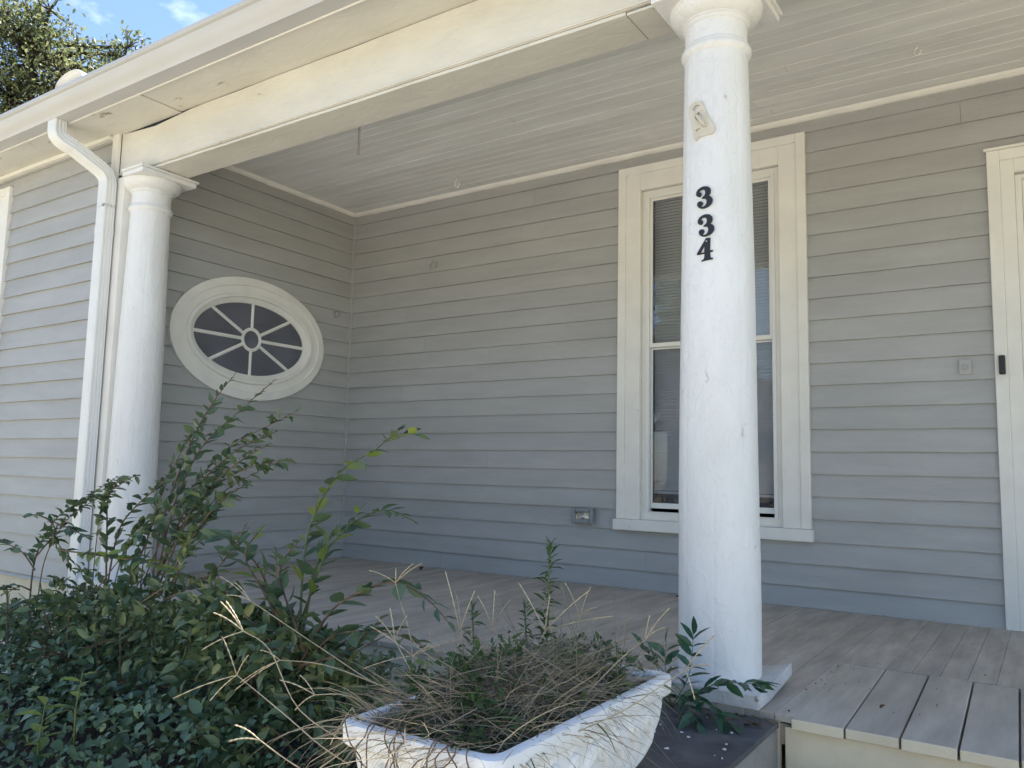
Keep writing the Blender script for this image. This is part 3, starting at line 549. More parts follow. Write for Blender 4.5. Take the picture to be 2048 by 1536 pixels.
# ------------------------------------------------------------------ porch floor
FY = -2.30
pf = MB(); pf.box(0.0, 4.36, -2.262, 0.0, -0.10, -0.024); pf.box(4.36, 7.4, -2.27, 0.0, -0.10, -0.034)
pf = pf.build('porch_floor', 'floor'); pf['kind'] = 'structure'
x = 0.004; pw = 0.0965
while x < 7.3:
    xm = x + pw / 2; x1 = x + pw - random.uniform(.0007, .0018)
    y0 = -1.392 if 4.43 < xm < 5.11 else FY + random.uniform(-.004, .006)
    y1 = -0.019 if xm < 4.9 or xm > 6.16 else -0.002
    z = random.uniform(-.0015, .0015)
    MB().box(x, x1, y0, y1, -0.023, z).build('floor_board', 'floor', pf, bev=0.0008)
    x += pw
for i, (a, b) in enumerate(((4.392, 4.549), (4.5525, 4.705), (4.711, 4.8585), (4.8645, 5.009), (5.015, 5.16))):
    dz = (-.003, -.005, -.0015, -.004, -.003)[i]; v = []
    for zz in (-0.033, 0.004 + dz):
        v += [(a - .012, -1.397, zz), (b - .012, -1.397, zz), (b + .016, -2.318 - (0.01, 0, .008, .004, 0)[i], zz), (a + .016, -2.318 - (0.01, 0, .008, .004, 0)[i], zz)]
    MB().add(v, [(0, 3, 2, 1), (4, 5, 6, 7), (0, 1, 5, 4), (1, 2, 6, 5), (2, 3, 7, 6), (3, 0, 4, 7)]).build('wide_plank', 'plank', pf, bev=0.004); wp = bpy.context.scene.collection.objects[-1]; wp.data.materials.append(M['riser']); [setattr(pg, 'material_index', 1) for pg in wp.data.polygons if pg.normal.y < -.9]
wavy('fascia_board', 'riser', 4.38, 7.4, -2.300, -2.272, -0.20, -0.036, pf, 0.002)
wavy('fascia_board', 'found', 0.0, 4.36, -2.285, -2.264, -0.22, -0.026, pf, 0.002)
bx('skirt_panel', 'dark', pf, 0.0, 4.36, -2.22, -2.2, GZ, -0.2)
# steps
stp = empty('porch_steps', (5.6, -2.7, GZ), 'cream wooden porch steps below the wide grey planks', 'steps')
for i, (zt, ya) in enumerate(((-0.19, -2.302), (-0.37, -2.58), (-0.55, -2.86))):
    bx('tread', 'plank', stp, 4.42, 7.0, ya - 0.30, ya, zt - 0.03, zt)
    bx('riser', 'riser', stp, 4.42, 7.0, ya - 0.285, ya - 0.262, (zt - 0.15) if i < 2 else GZ, zt - 0.031)
# pier
pr = MB().box(3.74, 4.362, -3.95, -2.312, GZ, -0.040).build('concrete_pier', 'concrete', bev=0.012)
tag(pr, 'concrete pier with dark weathered top under the white planter', 'pier')
n_ = 24; v = []; f = []
for i in range(n_ + 1):
    for j in range(n_ + 1):
        xx = 3.735 + 0.630 * i / n_; yy = -3.955 + 1.64 * j / n_
        v.append((xx, yy, -0.022 + 0.004 * mnoise.noise((xx * 4, yy * 4, 0))))
for i in range(n_):
    for j in range(n_): f.append((i * (n_ + 1) + j, (i + 1) * (n_ + 1) + j, (i + 1) * (n_ + 1) + j + 1, i * (n_ + 1) + j + 1))
o = MB().add(v, f).build('pier_cap', 'pad', pr)
sd = o.modifiers.new('solid', 'SOLIDIFY'); sd.thickness = 0.017; sd.offset = -1 if o.data.polygons[0].normal.z > 0 else 1
# paint chips fallen on the pier
mb = MB()
for _ in range(20):
    cx, cy = random.uniform(4.0, 4.34), random.uniform(-3.0, -2.4); r = random.uniform(.0015, .007); a0 = random.uniform(0, 6); k = random.choice((4, 5))
    p_ = [(cx + r * random.uniform(.5, 1.3) * math.cos(a0 + 6.283 * i / k), cy + r * random.uniform(.5, 1.3) * math.sin(a0 + 6.283 * i / k)) for i in range(k)]
    mb.add([(a, b, -0.016) for a, b in p_] + [(a, b, -0.0145 + random.uniform(0, .002)) for a, b in p_], [tuple(range(k, 2 * k))] + [(i, (i + 1) % k, k + (i + 1) % k, k + i) for i in range(k)])
tag(mb.build('paint_chips', 'column', kind='stuff'), 'small flakes of white paint scattered on the dark pier top', 'paint chips')

# ------------------------------------------------------------------ columns
def column(cx, cy, label, warp=False, cut=0.207):
    c = empty('porch_column', (cx, cy, 0), label, 'column', 'round porch columns')
    z0 = 0.052
    if warp:
        v = []; f = []; hs = 0.208; n_ = 6
        for i in range(n_ + 1):
            for j in range(n_ + 1):
                x_ = cx - hs + 2 * hs * i / n_; y_ = cy - hs - .012 + 2 * hs * j / n_
                up = 0.035 * max(0, (i / n_ - .55) / .45) ** 2 * max(0, (j / n_ - .3) / .7)
                v.append((x_, y_, z0 - .004 + up)); 
        m_ = len(v); v += [(a, b, z - 0.047) for a, b, z in v]
        for i in range(n_):
            for j in range(n_):
                q_ = (i * (n_ + 1) + j, (i + 1) * (n_ + 1) + j, (i + 1) * (n_ + 1) + j + 1, i * (n_ + 1) + j + 1)
                f.append(q_); f.append(tuple(m_ + k for k in reversed(q_)))
        rim = [i * (n_ + 1) for i in range(n_ + 1)] + [n_ * (n_ + 1) + j for j in range(1, n_ + 1)] + [i * (n_ + 1) + n_ for i in range(n_ - 1, -1, -1)] + [j for j in range(n_ - 1, 0, -1)]
        for a, b in zip(rim, rim[1:] + rim[:1]): f.append((a, b, m_ + b, m_ + a))
        MB().add(v, f).build('plinth', 'plinth', c, bev=0.003)
    else: bx('plinth', 'column', c, cx - .208, cx + .208, cy - .2, cy + .2, 0.002, z0 - .004)
    pr_ = []
    for i in range(121):
        t = i / 120; z = z0 - .012 + (2.415 - z0) * t; r = 0.1485 - 0.0265 * (max(0, t - 0.12) / 0.88) ** 1.5
        pr_.append((r, z))
    MB().lathe((cx, cy, 0), pr_, 144, 0.0022).build('shaft', 'column', c, smooth='auto')
    MB().lathe((cx, cy, 0), [(0.1215, 2.402), (0.1300, 2.410), (0.1355, 2.420), (0.1355, 2.430), (0.1300, 2.438), (0.1285, 2.440), (0.1285, 2.446), (0.1225, 2.452), (0.1215, 2.456)], 72).build('astragal', 'column', c, smooth='auto')
    MB().lathe((cx, cy, 0), [(0.1205, 2.450), (0.1205, 2.525), (0.128, 2.530), (0.128, 2.541), (0.135, 2.545), (0.135, 2.552)], 72).build('necking', 'column', c, smooth='auto')
    MB().lathe((cx, cy, 0), [(0.134, 2.549), (0.150, 2.558), (0.168, 2.574), (0.178, 2.590), (0.181, 2.604), (0.179, 2.612)], 72).build('echinus', 'column', c, smooth='auto')
    MB().box(cx - min(.196, cut), cx + .196, cy - .196, cy + .196, 2.611, 2.640).box(cx - cut, cx + .207, cy - .207, cy + .207, 2.6405, 2.6565).build('abacus', 'column', c, bev=0.004)
    return c
CX, CY = 4.09, -2.09
column(CX, CY, 'white round porch column bearing the black house numbers', True)
column(0.225, -2.09, 'white round porch column beside the downspout and corner board', cut=0.03)
# cobweb-like rag on the capital's back corner is left to the paint; numerals follow
THREE = [(478,420),(440,412),(418,385),(420,345),(445,305),(490,278),(545,268),(600,280),(635,310),(646,350),(638,392),(612,419),(650,442),(670,480),(668,522),(645,562),(600,592),(540,607),(490,600),(450,575),(433,540),(436,513),(452,494),(480,487),(510,497),(524,523),(516,548),(492,560),(503,575),(530,579),(560,562),(577,532),(581,500),(572,472),(550,457),(525,456),(500,447),(522,430),(548,408),(560,378),(558,345),(545,323),(515,313),(485,320),(466,341),(474,352),(492,352),(501,372),(496,402)]
FOUR = [[(575,1052),(642,1052),(637,1248),(672,1240),(684,1262),(635,1275),(641,1340),(656,1358),(680,1358),(675,1381),(503,1397),(506,1379),(535,1370),(548,1340),(552,1286),(436,1290),(437,1268)],[(551,1168),(491,1266),(549,1261)]]
def numeral(loops, ccx, ccy, zc, xoff, rot, label):
    r = 0.1305 + 0.0035
    def T(a, b, d):
        u = (a - ccx) * 0.000253; w = -(b - ccy) * 0.000254; ca_, sa_ = math.cos(rot), math.sin(rot)
        return (CX + xoff + u * ca_ - w * sa_, CY - r - d, zc + u * sa_ + w * ca_)
    o = plate('house_number', loops, T, 0.007, 'black', None, bev=0.0012)
    return tag(o, label, 'house number', 'house numbers on the column')
numeral([THREE], 545, 438, 1.807, 0.000, 0, 'black metal numeral 3, topmost of the house numbers on the column')
numeral([THREE], 545, 438, 1.698, 0.006, 0, 'black metal numeral 3, middle of the house numbers on the column')
o4 = numeral(FOUR, 560, 1224, 1.6055, 0.002, 0, 'black metal numeral 4, lowest of the house numbers on the column')
MB().lathe((0, 0, 0), [(0.003, 0), (0.003, 0.002), (0.001, 0.003)], 10).build('screw', 'wire', o4)
sc_ = bpy.data.objects['screw']; sc_.matrix_basis = Matrix.Translation((CX + 0.002 + 0.007, CY - 0.1305 - 0.0107, 1.6055 + 0.031)) @ Matrix.Rotation(math.pi / 2, 4, 'X')
# bracket
BR = [[(212,610),(218,585),(240,570),(265,568),(288,578),(298,598),(316,640),(334,664),(345,688),(360,708),(357,728),(340,738),(268,742),(252,756),(238,744),(234,700),(222,660)],
      [(268,622),(290,645),(266,668),(246,645)], [(232,604),(246,588),(268,586),(284,600),(262,604),(246,618)], [(252,702),(276,698),(278,710),(254,714)]]
def TBR(a, b, d): 
    u = (a - 285) * 0.00070; w = -(b - 660) * 0.00084
    return (CX - 0.012 + u, CY - 0.1275 - d + 0.6 * (u * u), 2.118 + w)
brk = plate('mounting_bracket', BR, TBR, 0.006, 'oldmetal', None, bev=0.001)
tag(brk, 'old painted metal bracket screwed high on the column above the numbers', 'bracket')
MB().tube([(CX - .03, CY - .137, 2.14), (CX - .022, CY - .152, 2.125), (CX - .005, CY - .155, 2.10), (CX + .004, CY - .137, 2.085)], 0.006, 8).build('bracket_arm', 'oldmetal', brk, smooth=True)

# ------------------------------------------------------------------ small fittings
ob = empty('outlet_box', (2.398, -.02, 0.417), 'grey weatherproof outlet box low on the clapboard wall beside the window', 'outlet box')
bx('box_body', 'greybox', ob, 2.318, 2.478, -0.040, -0.012, 0.421, 0.517, bev=0.006)
frame_boxes(MB(), TB, 2.310, 2.480, 0.414, 0.522, 0.030, 0.041, 0.066).build('cover', 'greybox', ob, bev=0.006)
bx('cover_window', 'glass', ob, 2.341, 2.449, -0.062, -0.058, 0.445, 0.491, bev=0)
bx('receptacle', 'trim', ob, 2.362, 2.440, -0.050, -0.0405, 0.450, 0.486, bev=0.002)
bx('latch', 'greybox', ob, 2.472, 2.492, -0.070, -0.045, 0.408, 0.432)
db = empty('doorbell', (4.934, -.042, 1.34), 'black rectangular doorbell on the cream door casing', 'doorbell')
bx('bell_body', 'darkplastic', db, 4.919, 4.950, -0.062, -0.041, 1.338, 1.442, bev=0.007)
MB().lathe((0, 0, 0), [(0.009, 0), (0.009, 0.003), (0.006, 0.004)], 20).build('button', 'black', db)
bpy.data.objects['button'].matrix_basis = Matrix.Translation((4.9345, -0.0615, 1.36)) @ Matrix.Rotation(math.pi / 2, 4, 'X')
bp_ = bx('bell_plate', 'siding', None, 4.730, 4.790, -0.027, -0.010, 1.349, 1.431, bev=0.002)
tag(bp_, 'grey painted-over bell plate on the siding beside the door casing', 'bell plate')
MB().lathe((0, 0, 0), [(0.017, 0), (0.017, 0.004), (0.013, 0.006), (0.011, 0.003)], 24).build('ring', 'siding', bp_, smooth='auto')
bpy.data.objects['ring'].matrix_basis = Matrix.Translation((4.760, -0.0265, 1.39)) @ Matrix.Rotation(math.pi / 2, 4, 'X')
def hook(x, y, s, label):
    pts = [(x, y, CZ), (x, y, CZ - .03 * s)]
    for i in range(15):
        a = math.radians(90 + 300 * i / 14); pts.append((x + .019 * s * math.cos(a), y, CZ - .058 * s + .026 * s * math.sin(a)))
    h = MB().tube(pts, 0.0038 * s, 8).build('ceiling_hook', 'trim', smooth=True); return tag(h, label, 'hook', 'hooks in the porch ceiling')
hook(1.397, -.308, 1.15, 'white screw hook in the porch ceiling near the back wall, beside the corner')
hook(4.641, -.601, 0.8, 'small white screw hook in the porch ceiling above the door side')
ch = empty('hanging_chain', (1.548, -1.522, CZ), 'short twisted wire chain hanging from the porch ceiling by the beam', 'chain')
MB().tube([(1.548, -1.522, CZ), (1.548, -1.522, CZ - .07)], 0.003, 6).build('hanger', 'trim', ch)
for s_ in (0, 1):
    pts = [(1.548 + .006 * math.cos(t * .9 + s_ * math.pi), -1.522 + .006 * math.sin(t * .9 + s_ * math.pi), CZ - .06 - .0052 * t) for t in range(44)]
    MB().tube(pts, 0.0028, 5).build('twisted_wire', 'wire', ch, smooth=True)

# ------------------------------------------------------------------ planter
PX, PY = 4.065, -3.37
SEC = [(-0.020, .125, .25), (-0.008, .135, .268), (0.0, .130, .262), (0.015, .140, .285), (0.05, .160, .335), (0.09, .177, .368), (0.13, .187, .388), (0.165, .190, .396), (0.188, .190, .398), (0.191, .202, .412), (0.197, .206, .418), (0.228, .207, .420), (0.237, .204, .417), (0.2400, .197, .410), (0.2395, .182, .395), (0.234, .177, .390), (0.18, .172, .385)]
def hxy(z):
    for (a, x0, y0), (b, x1, y1) in zip(SEC[:12], SEC[1:12]):
        if a <= z <= b: t = (z - a) / max(b - a, 1e-6); return x0 + (x1 - x0) * t, y0 + (y1 - y0) * t
    return SEC[8][1], SEC[8][2]
def rrect(hx, hy, r, n=6):
    p = []
    for cx, cy, a0 in ((hx - r, hy - r, 0), (-hx + r, hy - r, 90), (-hx + r, -hy + r, 180), (hx - r, -hy + r, 270)):
        for i in range(n + 1):
            a = math.radians(a0 + 90 * i / n); p.append((cx + r * math.cos(a), cy + r * math.sin(a)))
    return p
pl = empty('planter', (PX, PY, -0.02), 'white cast rectangular planter with scroll relief, overgrown with weeds', 'planter')
v = []; f = []; nr = 0
for z, hx, hy in SEC:
    q_ = rrect(hx, hy, 0.035); nr = len(q_)
    for a, b in q_: v.append((PX + a + .0015 * mnoise.noise((a * 9, b * 9, z * 9)), PY + b, z + .0012 * mnoise.noise((a * 14, b * 14, 2))))
for k in range(len(SEC) - 1):
    for i in range(nr): f.append((k * nr + i, k * nr + (i + 1) % nr, (k + 1) * nr + (i + 1) % nr, (k + 1) * nr + i))
f.append(tuple(range(nr - 1, -1, -1)))
MB().add(v, f).build('bowl', 'planter', pl, smooth='auto')
def on_face(face, s, z, out=0.0):
    hx, hy = hxy(z)
    if face == 'x': return (PX + hx + out, PY + s * hy / .398, z)
    return (PX + s * hx / .19, PY - hy - out, z)
def scrolls(face, span, cnt):
    """regular S-shaped flutes that curl over under the rim, with a small leaf between each pair"""
    w = 2 * span / cnt
    for i in range(cnt):
        c = -span + w * (i + .5); d = 1 if i < cnt / 2 else -1
        for kind in range(2):
            pts = []; rad = []
            for k in range(19):
                t = k / 18
                if kind == 0:
                    if t < .62: u = t / .62; s = c + d * w * (-.55 + .75 * u * u); z = .008 + .150 * u
                    else: a_ = math.pi * (t - .62) / .38 * 1.35; s = c + d * w * (.20 + .24 * math.sin(a_)); z = .158 - .034 * (1 - math.cos(a_)) * .5 + .012 * math.sin(a_)
                    r_ = .0125 * (.45 + .55 * math.sin(math.pi * min(1, .15 + t * .8)))
                else: s = c + d * w * (-.12 + .42 * t * t); z = .010 + .085 * t; r_ = .0085 * math.sin(math.pi * (.12 + .84 * t))
                pts.append(on_face(face, s, min(z, .176), .0)); rad.append(max(r_, .001))
            MB().tube(pts, rad, 8).build('scroll', 'planter', pl, smooth=True)
scrolls('x', .35, 8); scrolls('y', .15, 4)
n_ = 22; v = []; f = []
for i in range(n_ + 1):
    for j in range(n_ + 1):
        a = -.176 + .352 * i / n_; b = -.389 + .778 * j / n_
        v.append((PX + a, PY + b,   .208 + .02 * mnoise.noise((a * 12, b * 12, 1)) + .012 * mnoise.noise((a * 40, b * 40, 3))))
for i in range(n_):
    for j in range(n_): f.append((i * (n_ + 1) + j, (i + 1) * (n_ + 1) + j, (i + 1) * (n_ + 1) + j + 1, i * (n_ + 1) + j + 1))
MB().add(v, f).build('soil', 'soil', pl)
# crumpled clear plastic in the corner of the planter
bm = bmesh.new(); bmesh.ops.create_icosphere(bm, subdivisions=4, radius=1.0)
for w_ in bm.verts:
    k = 1 + .35 * mnoise.noise(w_.co * 2.3) + .22 * mnoise.noise(w_.co * 6.0)
    w_.co = Vector((w_.co.x * .045 * k, w_.co.y * .085 * k, w_.co.z * .032 * k)) + Vector((4.165, -3.07, .222))
me = bpy.data.meshes.new('plastic_wrapper'); bm.to_mesh(me); bm.free(); me.materials.append(M['bag'])
bag = bpy.data.objects.new('plastic_wrapper', me); link(bag); tag(bag, 'crumpled clear plastic wrapper lying in the corner of the planter', 'wrapper')

# ------------------------------------------------------------------ leaves
def leaf_mesh(name, mat, wide=0.42, fold=0.10, droop=0.12, k=(0, .22, .5, .8, 1), w=(0.02, .78, 1.0, .55, 0.0)):
    v = []; f = []
    for t, ww in zip(k, w):
        z = -droop * t * t
        v += [(-wide / 2 * ww, t, z + fold * ww), (0, t, z), (wide / 2 * ww, t, z + fold * ww)]
    for i in range(len(k) - 1):
        for j in (0, 1): f.append((i * 3 + j, i * 3 + j + 1, i * 3 + 4 + j, i * 3 + 3 + j))
    me = bpy.data.meshes.new(name); me.from_pydata(v, [], f); me.materials.append(M[mat]); me.shade_smooth(); return me
LEAF = [leaf_mesh('leaf', 'leaf', .46, .07, .10), leaf_mesh('leaf', 'leaf', .40, .10, .22), leaf_mesh('leaf', 'leaf', .50, .05, .16)]
LEAFY = [leaf_mesh('leaf', 'yleaf', .46, .07, .10), leaf_mesh('leaf', 'yleaf', .5, .09, .2), LEAF[0]]
LEAFLET = leaf_mesh('leaflet', 'frond', .36, .06, .14)
DEAD = leaf_mesh('dead_leaf', 'dead', .5, .22, -.25)
def leaf_matrix(p, d, nrm, size):
    y = d.normalized(); x = y.cross(nrm).normalized(); z = x.cross(y)
    m = Matrix((x, y, z)).transposed().to_4x4(); return Matrix.Translation(p) @ m @ Matrix.Scale(size, 4)
def rv(s=1.0): return Vector((random.gauss(0, s), random.gauss(0, s), random.gauss(0, s)))
def add_leaf(name, me, parent, p, d, nrm, size):
    o = bpy.data.objects.new(name, me); return link(o, parent, leaf_matrix(p, d, nrm, size))
def cane(root, path, rad, spacing, size, start=.3, mat='cane', meshes=LEAF, pair=False, spread=.9, taper=True, nm='leaf'):
    P = smooth_path(path, 5); o = MB().tube(P, [rad * (1 - .72 * i / (len(P) - 1)) for i in range(len(P))], 6).build('cane', mat, root, smooth=True)
    L = [0]; 
    for a, b in zip(P, P[1:]): L.append(L[-1] + (b - a).length)
    tot = L[-1]; s = tot * start; side = 1
    while s < tot:
        i = max(k for k in range(len(L)) if L[k] <= s); i = min(i, len(P) - 2); t = (s - L[i]) / max(L[i + 1] - L[i], 1e-6)
        p = P[i].lerp(P[i + 1], t); tg = (P[i + 1] - P[i]).normalized(); sd = tg.cross(Vector((0, 0, 1)) + rv(.25)).normalized()
        for q_ in ((1, -1) if pair else (side,)):
            d = tg * random.uniform(.45, .9) + sd * q_ * spread * random.uniform(.6, 1.1) + rv(.18)
            nrm = Vector((0, 0, 1)) + rv(.45) + tg * -.3
            fr = s / tot; sz = size * random.uniform(.75, 1.15) * (1 - (.55 * max(0, fr - .7) / .3 if taper else 0))
            add_leaf(nm, random.choice(meshes), o, p, d, nrm, sz)
        side = -side; s += spacing * random.uniform(.7, 1.3) * (1 - .3 * s / tot)
    add_leaf(nm, random.choice(meshes), o, P[-1], P[-1] - P[-2], Vector((0, 0, 1)) + rv(.3), size * (.45 if taper else .9))
    return o
def cloud(name, mat, pts, dirs, nrms, sizes, parent=None, wide=.5, fold=.12, kind='stuff', tipw=.35):
    """many leaves in one mesh: 7 vertices and 6 triangles each"""
    P = np.asarray(pts, float); D = np.asarray(dirs, float); D /= np.linalg.norm(D, axis=1)[:, None]; Z = np.asarray(nrms, float)
    X = np.cross(D, Z); X /= np.linalg.norm(X, axis=1)[:, None] + 1e-9; Z = np.cross(X, D); s = np.asarray(sizes, float)[:, None]
    V = np.stack([P, P + s * (D * .26 - X * wide * .43 + Z * fold), P + s * (D * .62 - X * wide * .42 + Z * fold * .8), P + s * (D - Z * .12), P + s * (D * .62 + X * wide * .42 + Z * fold * .8), P + s * (D * .26 + X * wide * .43 + Z * fold), P + s * (D * .48)], 1).reshape(-1, 3)
    n = len(P); F = np.array([[0, 6, 1], [1, 6, 2], [2, 6, 3], [3, 6, 4], [4, 6, 5], [5, 6, 0]]); F = (F[None] + 7 * np.arange(n)[:, None, None]).reshape(-1, 3)
    me = bpy.data.meshes.new(name); me.vertices.add(len(V)); me.vertices.foreach_set('co', V.ravel()); me.loops.add(F.size); me.loops.foreach_set('vertex_index', F.ravel().astype(np.int32))
    me.polygons.add(len(F)); me.polygons.foreach_set('loop_start', np.arange(0, F.size, 3, dtype=np.int32)); me.polygons.foreach_set('loop_total', np.full(len(F), 3, np.int32))
    me.update(calc_edges=True); me.validate(); me.materials.append(M[mat]); o = bpy.data.objects.new(name, me); link(o, parent)
    if kind: o['kind'] = kind
    return o
R_ = np.random.default_rng(11)
def mass(name, mat, blobs, size, parent, wide=.48, up=.7, droop=0.0):
    """clumped leaves in ellipsoids (x,y,z,rx,ry,rz,count)"""
    P = []; D = []; Z = []; Sz = []
    for (x, y, z, rx, ry, rz, cnt) in blobs:
        ncl = max(3, cnt // 14); c = R_.normal(size=(ncl, 3)); c /= np.linalg.norm(c, axis=1)[:, None]; c *= R_.uniform(.35, 1.0, (ncl, 1)) ** .6
        idx = R_.integers(0, ncl, cnt); p = c[idx] + R_.normal(size=(cnt, 3)) * .13
        P.append(p * [rx, ry, rz] + [x, y, z]); d = p * [1, 1, .5] + R_.normal(size=(cnt, 3)) * .6 + [0, 0, -droop]; D.append(d)
        Z.append(R_.normal(size=(cnt, 3)) * .55 + [0, -.25, up]); Sz.append(size * R_.uniform(.6, 1.2, cnt))
    return cloud(name, mat, np.concatenate(P), np.concatenate(D), np.concatenate(Z), np.concatenate(Sz), parent, wide)

sh = empty('shrub', (1.5, -2.9, GZ), 'tall leggy green shrub with long arching canes in front of the downspout', 'shrub')
for c_ in SHRUB: cane(sh, c_, .0048, .026, .070, .22, meshes=LEAFY if SHRUB.index(c_) == 11 else LEAF)  # one arching spray takes the yellow leaves as painted sunlight
P = []; D = []; Z = []; Sz = []          # thinner side shoots
for c_ in SHRUB[:9] + SHRUB[12:]:
    j0 = Vector((random.gauss(0, .05), random.gauss(0, .05), 0)); j1 = Vector((random.gauss(0, .12), random.gauss(0, .10), random.gauss(-.06, .07)))
    pt = smooth_path([Vector(p_) + j0.lerp(j1, i / (len(c_) - 1)) for i, p_ in enumerate(c_)], 8); pt = pt[:int(len(pt) * random.uniform(.75, 1))]
    MB().tube(pt, [.0032 * (1 - .7 * i / len(pt)) for i in range(len(pt))], 5).build('stem', 'cane', sh, smooth=True)
    for i in range(int(len(pt) * .3), len(pt) - 1):
        for _ in range(2):
            tg = (pt[i + 1] - pt[i]).normalized(); P.append(pt[i].lerp(pt[i + 1], random.random())); D.append(tg * random.uniform(.5, 1.0) + rv(.55)); Z.append(rv(.4) + Vector((0, 0, 1))); Sz.append(random.uniform(.036, .068))
cloud('side_leaves', 'leafc', P, D, Z, Sz, sh, .46)
mass('foliage', 'leafc', [(1.45, -2.95, .12, .34, .25, .17, 330), (1.05, -2.9, -.02, .40, .25, .2, 300), (1.95, -3.0, .05, .36, .25, .2, 360), (1.6, -2.9, -.22, .75, .35, .22, 900), (.75, -2.95, -.12, .3, .25, .18, 260), (2.15, -3.0, .2, .22, .16, .14, 150)], .062, sh)
for i in range(12):
    a = random.uniform(.8, 2.1); b = random.uniform(-3.1, -2.75)
    MB().tube([(1.5 + (a - 1.5) * .4, -2.9, GZ), (a, b, -.2), (a + random.uniform(-.1, .1), b - .05, .15)], [.009, .006, .003], 6).build('stem', 'cane', sh, smooth=True)
p2 = empty('leafy_bush', (2.75, -3.05, GZ), 'leafy green bush with drooping sprays beside the planter and porch edge', 'bush')
for i, c_ in enumerate(PLANT): cane(p2, c_, .005, .032 if i not in (3, 4) else .040, .098 if i in (3, 4, 5) else .080, .24, 'greencane' if i in (0, 1, 2, 6) else 'cane', LEAFY + LEAF if i in (0, 1, 6, 8) else LEAF)
mass('foliage', 'leafc', [(2.75, -3.05, .05, .26, .2, .2, 420), (2.95, -3.1, .15, .16, .15, .14, 200), (2.55, -3.1, .12, .22, .18, .17, 280), (2.8, -3.1, -.22, .42, .25, .22, 500), (3.1, -3.05, .04, .16, .15, .18, 220), (2.6, -3.1, .22, .18, .14, .12, 110)], .064, p2)
for i in range(8):
    a = random.uniform(2.5, 3.0); b = random.uniform(-3.2, -2.95)
    MB().tube([(2.75, -3.05, GZ), (a, b, -.3), (a + random.uniform(-.1, .1), b - .05, .08)], [.008, .005, .003], 6).build('stem', 'cane', p2, smooth=True)
# ground cover mound
def gtop(x, y):
    h = .03 - .36 * max(0, -3.05 - y) - .30 * max(0, y + 2.75) + .09 * mnoise.noise((x * 1.7, y * 1.7, 4)) + .05 * mnoise.noise((x * 4.5, y * 4.5, 9))
    return h - .55 * max(0, x - 2.95) - .10 * max(0, 1.2 - x)
P = []; D = []; Z = []; Sz = []
for _ in range(12500):
    x = random.uniform(-.3, 3.2); y = random.uniform(-4.25, -2.4); dep = random.random() ** 1.6 * .30
    P.append((x, y, gtop(x, y) - dep)); D.append((random.gauss(0, 1), random.gauss(-.45, 1), random.gauss(-.35, .6))); Z.append((random.gauss(0, .45), random.gauss(-.45, .45), 1)); Sz.append(min(.085, .032 * math.exp(random.gauss(0, .42))))
gc = cloud('ground_cover', 'ivy', P, D, Z, Sz, None, .62, .08)
tag(gc, 'low mound of small-leaved dark green ground cover left of the planter', 'ground cover')
mb = MB()
for _ in range(160):
    x = random.uniform(0, 3.1); y = random.uniform(-4.2, -2.6); z = gtop(x, y) - random.uniform(.02, .2); d = rv(.12); d.z *= .5
    mb.tube([(x, y, z), Vector((x, y, z)) + d, Vector((x, y, z)) + d * 1.8 + rv(.02)], [.0035, .003, .002], 5)
tag(mb.build('twigs', 'cane', kind='stuff'), 'thin brown twigs woven through the ground cover', 'twigs')
v = []; f = []; n_ = 26
for i in range(n_ + 1):
    for j in range(n_ + 1):
        x = -.6 + 3.8 * i / n_; y = -4.6 + 2.3 * j / n_; ed = min(1, 4 * min(i / n_, 1 - i / n_, j / n_, 1 - j / n_))
        v.append((x, y, GZ - .01 + ed * max(0, gtop(x, y) - .30 - GZ)))
for i in range(n_):
    for j in range(n_): f.append((i * (n_ + 1) + j, (i + 1) * (n_ + 1) + j, (i + 1) * (n_ + 1) + j + 1, i * (n_ + 1) + j + 1))
MB().add(v, f).build('planting_bed', 'soil', smooth=True)['kind'] = 'structure'
# young plants standing up out of the ground cover at the frame's edge
def sprig(base, h, n, size, label):
    b = Vector(base); t = empty('seedling', base, label, 'seedling', 'seedlings in the ground cover')
    stem = MB().tube([b, b + Vector((.01, -.01, h * .5)), b + Vector((.02, 0, h))], [.004, .003, .002], 6).build('stem', 'greencane', t, smooth=True)
    for i in range(n):
        a = i * 2.4 + random.uniform(-.3, .3); q_ = b + Vector((.01, 0, h * (.35 + .65 * i / n)))
        add_leaf('leaf', random.choice(LEAFY), stem, q_, Vector((math.cos(a), math.sin(a), .35)), Vector((0, 0, 1)) + rv(.2), size * random.uniform(.8, 1.1))
sprig((2.30, -3.60, -.30), .28, 10, .085, 'bright green upright seedling at the lower left edge of the ground cover')
sprig((2.42, -3.55, -.16), .24, 9, .06, 'small green seedling standing in the ground cover behind the brighter one')
# compound-leaved seedling at the foot of the column
sd = empty('ash_seedling', (4.05, -2.36, -.02), 'green seedling with paired leaflets sprouting at the foot of the numbered column', 'seedling')
b0 = Vector((4.02, -2.37, -.02))
for tip, mid in (((4.11, -2.40, .235), (4.09, -2.39, .10)), ((4.33, -2.42, .115), (4.18, -2.41, .085)), ((4.27, -2.50, .0), (4.14, -2.46, .05)), ((3.93, -2.40, .17), (3.98, -2.39, .10)), ((3.88, -2.42, .09), (3.95, -2.41, .06)), ((4.18, -2.55, .0), (4.1, -2.48, .05)), ((4.02, -2.42, .2), (4.01, -2.40, .1))):
    cane(sd, [b0, mid, tip], .0026, .036, .074, .35, 'greencane', [LEAFLET], True, 1.1, False, 'leaflet')

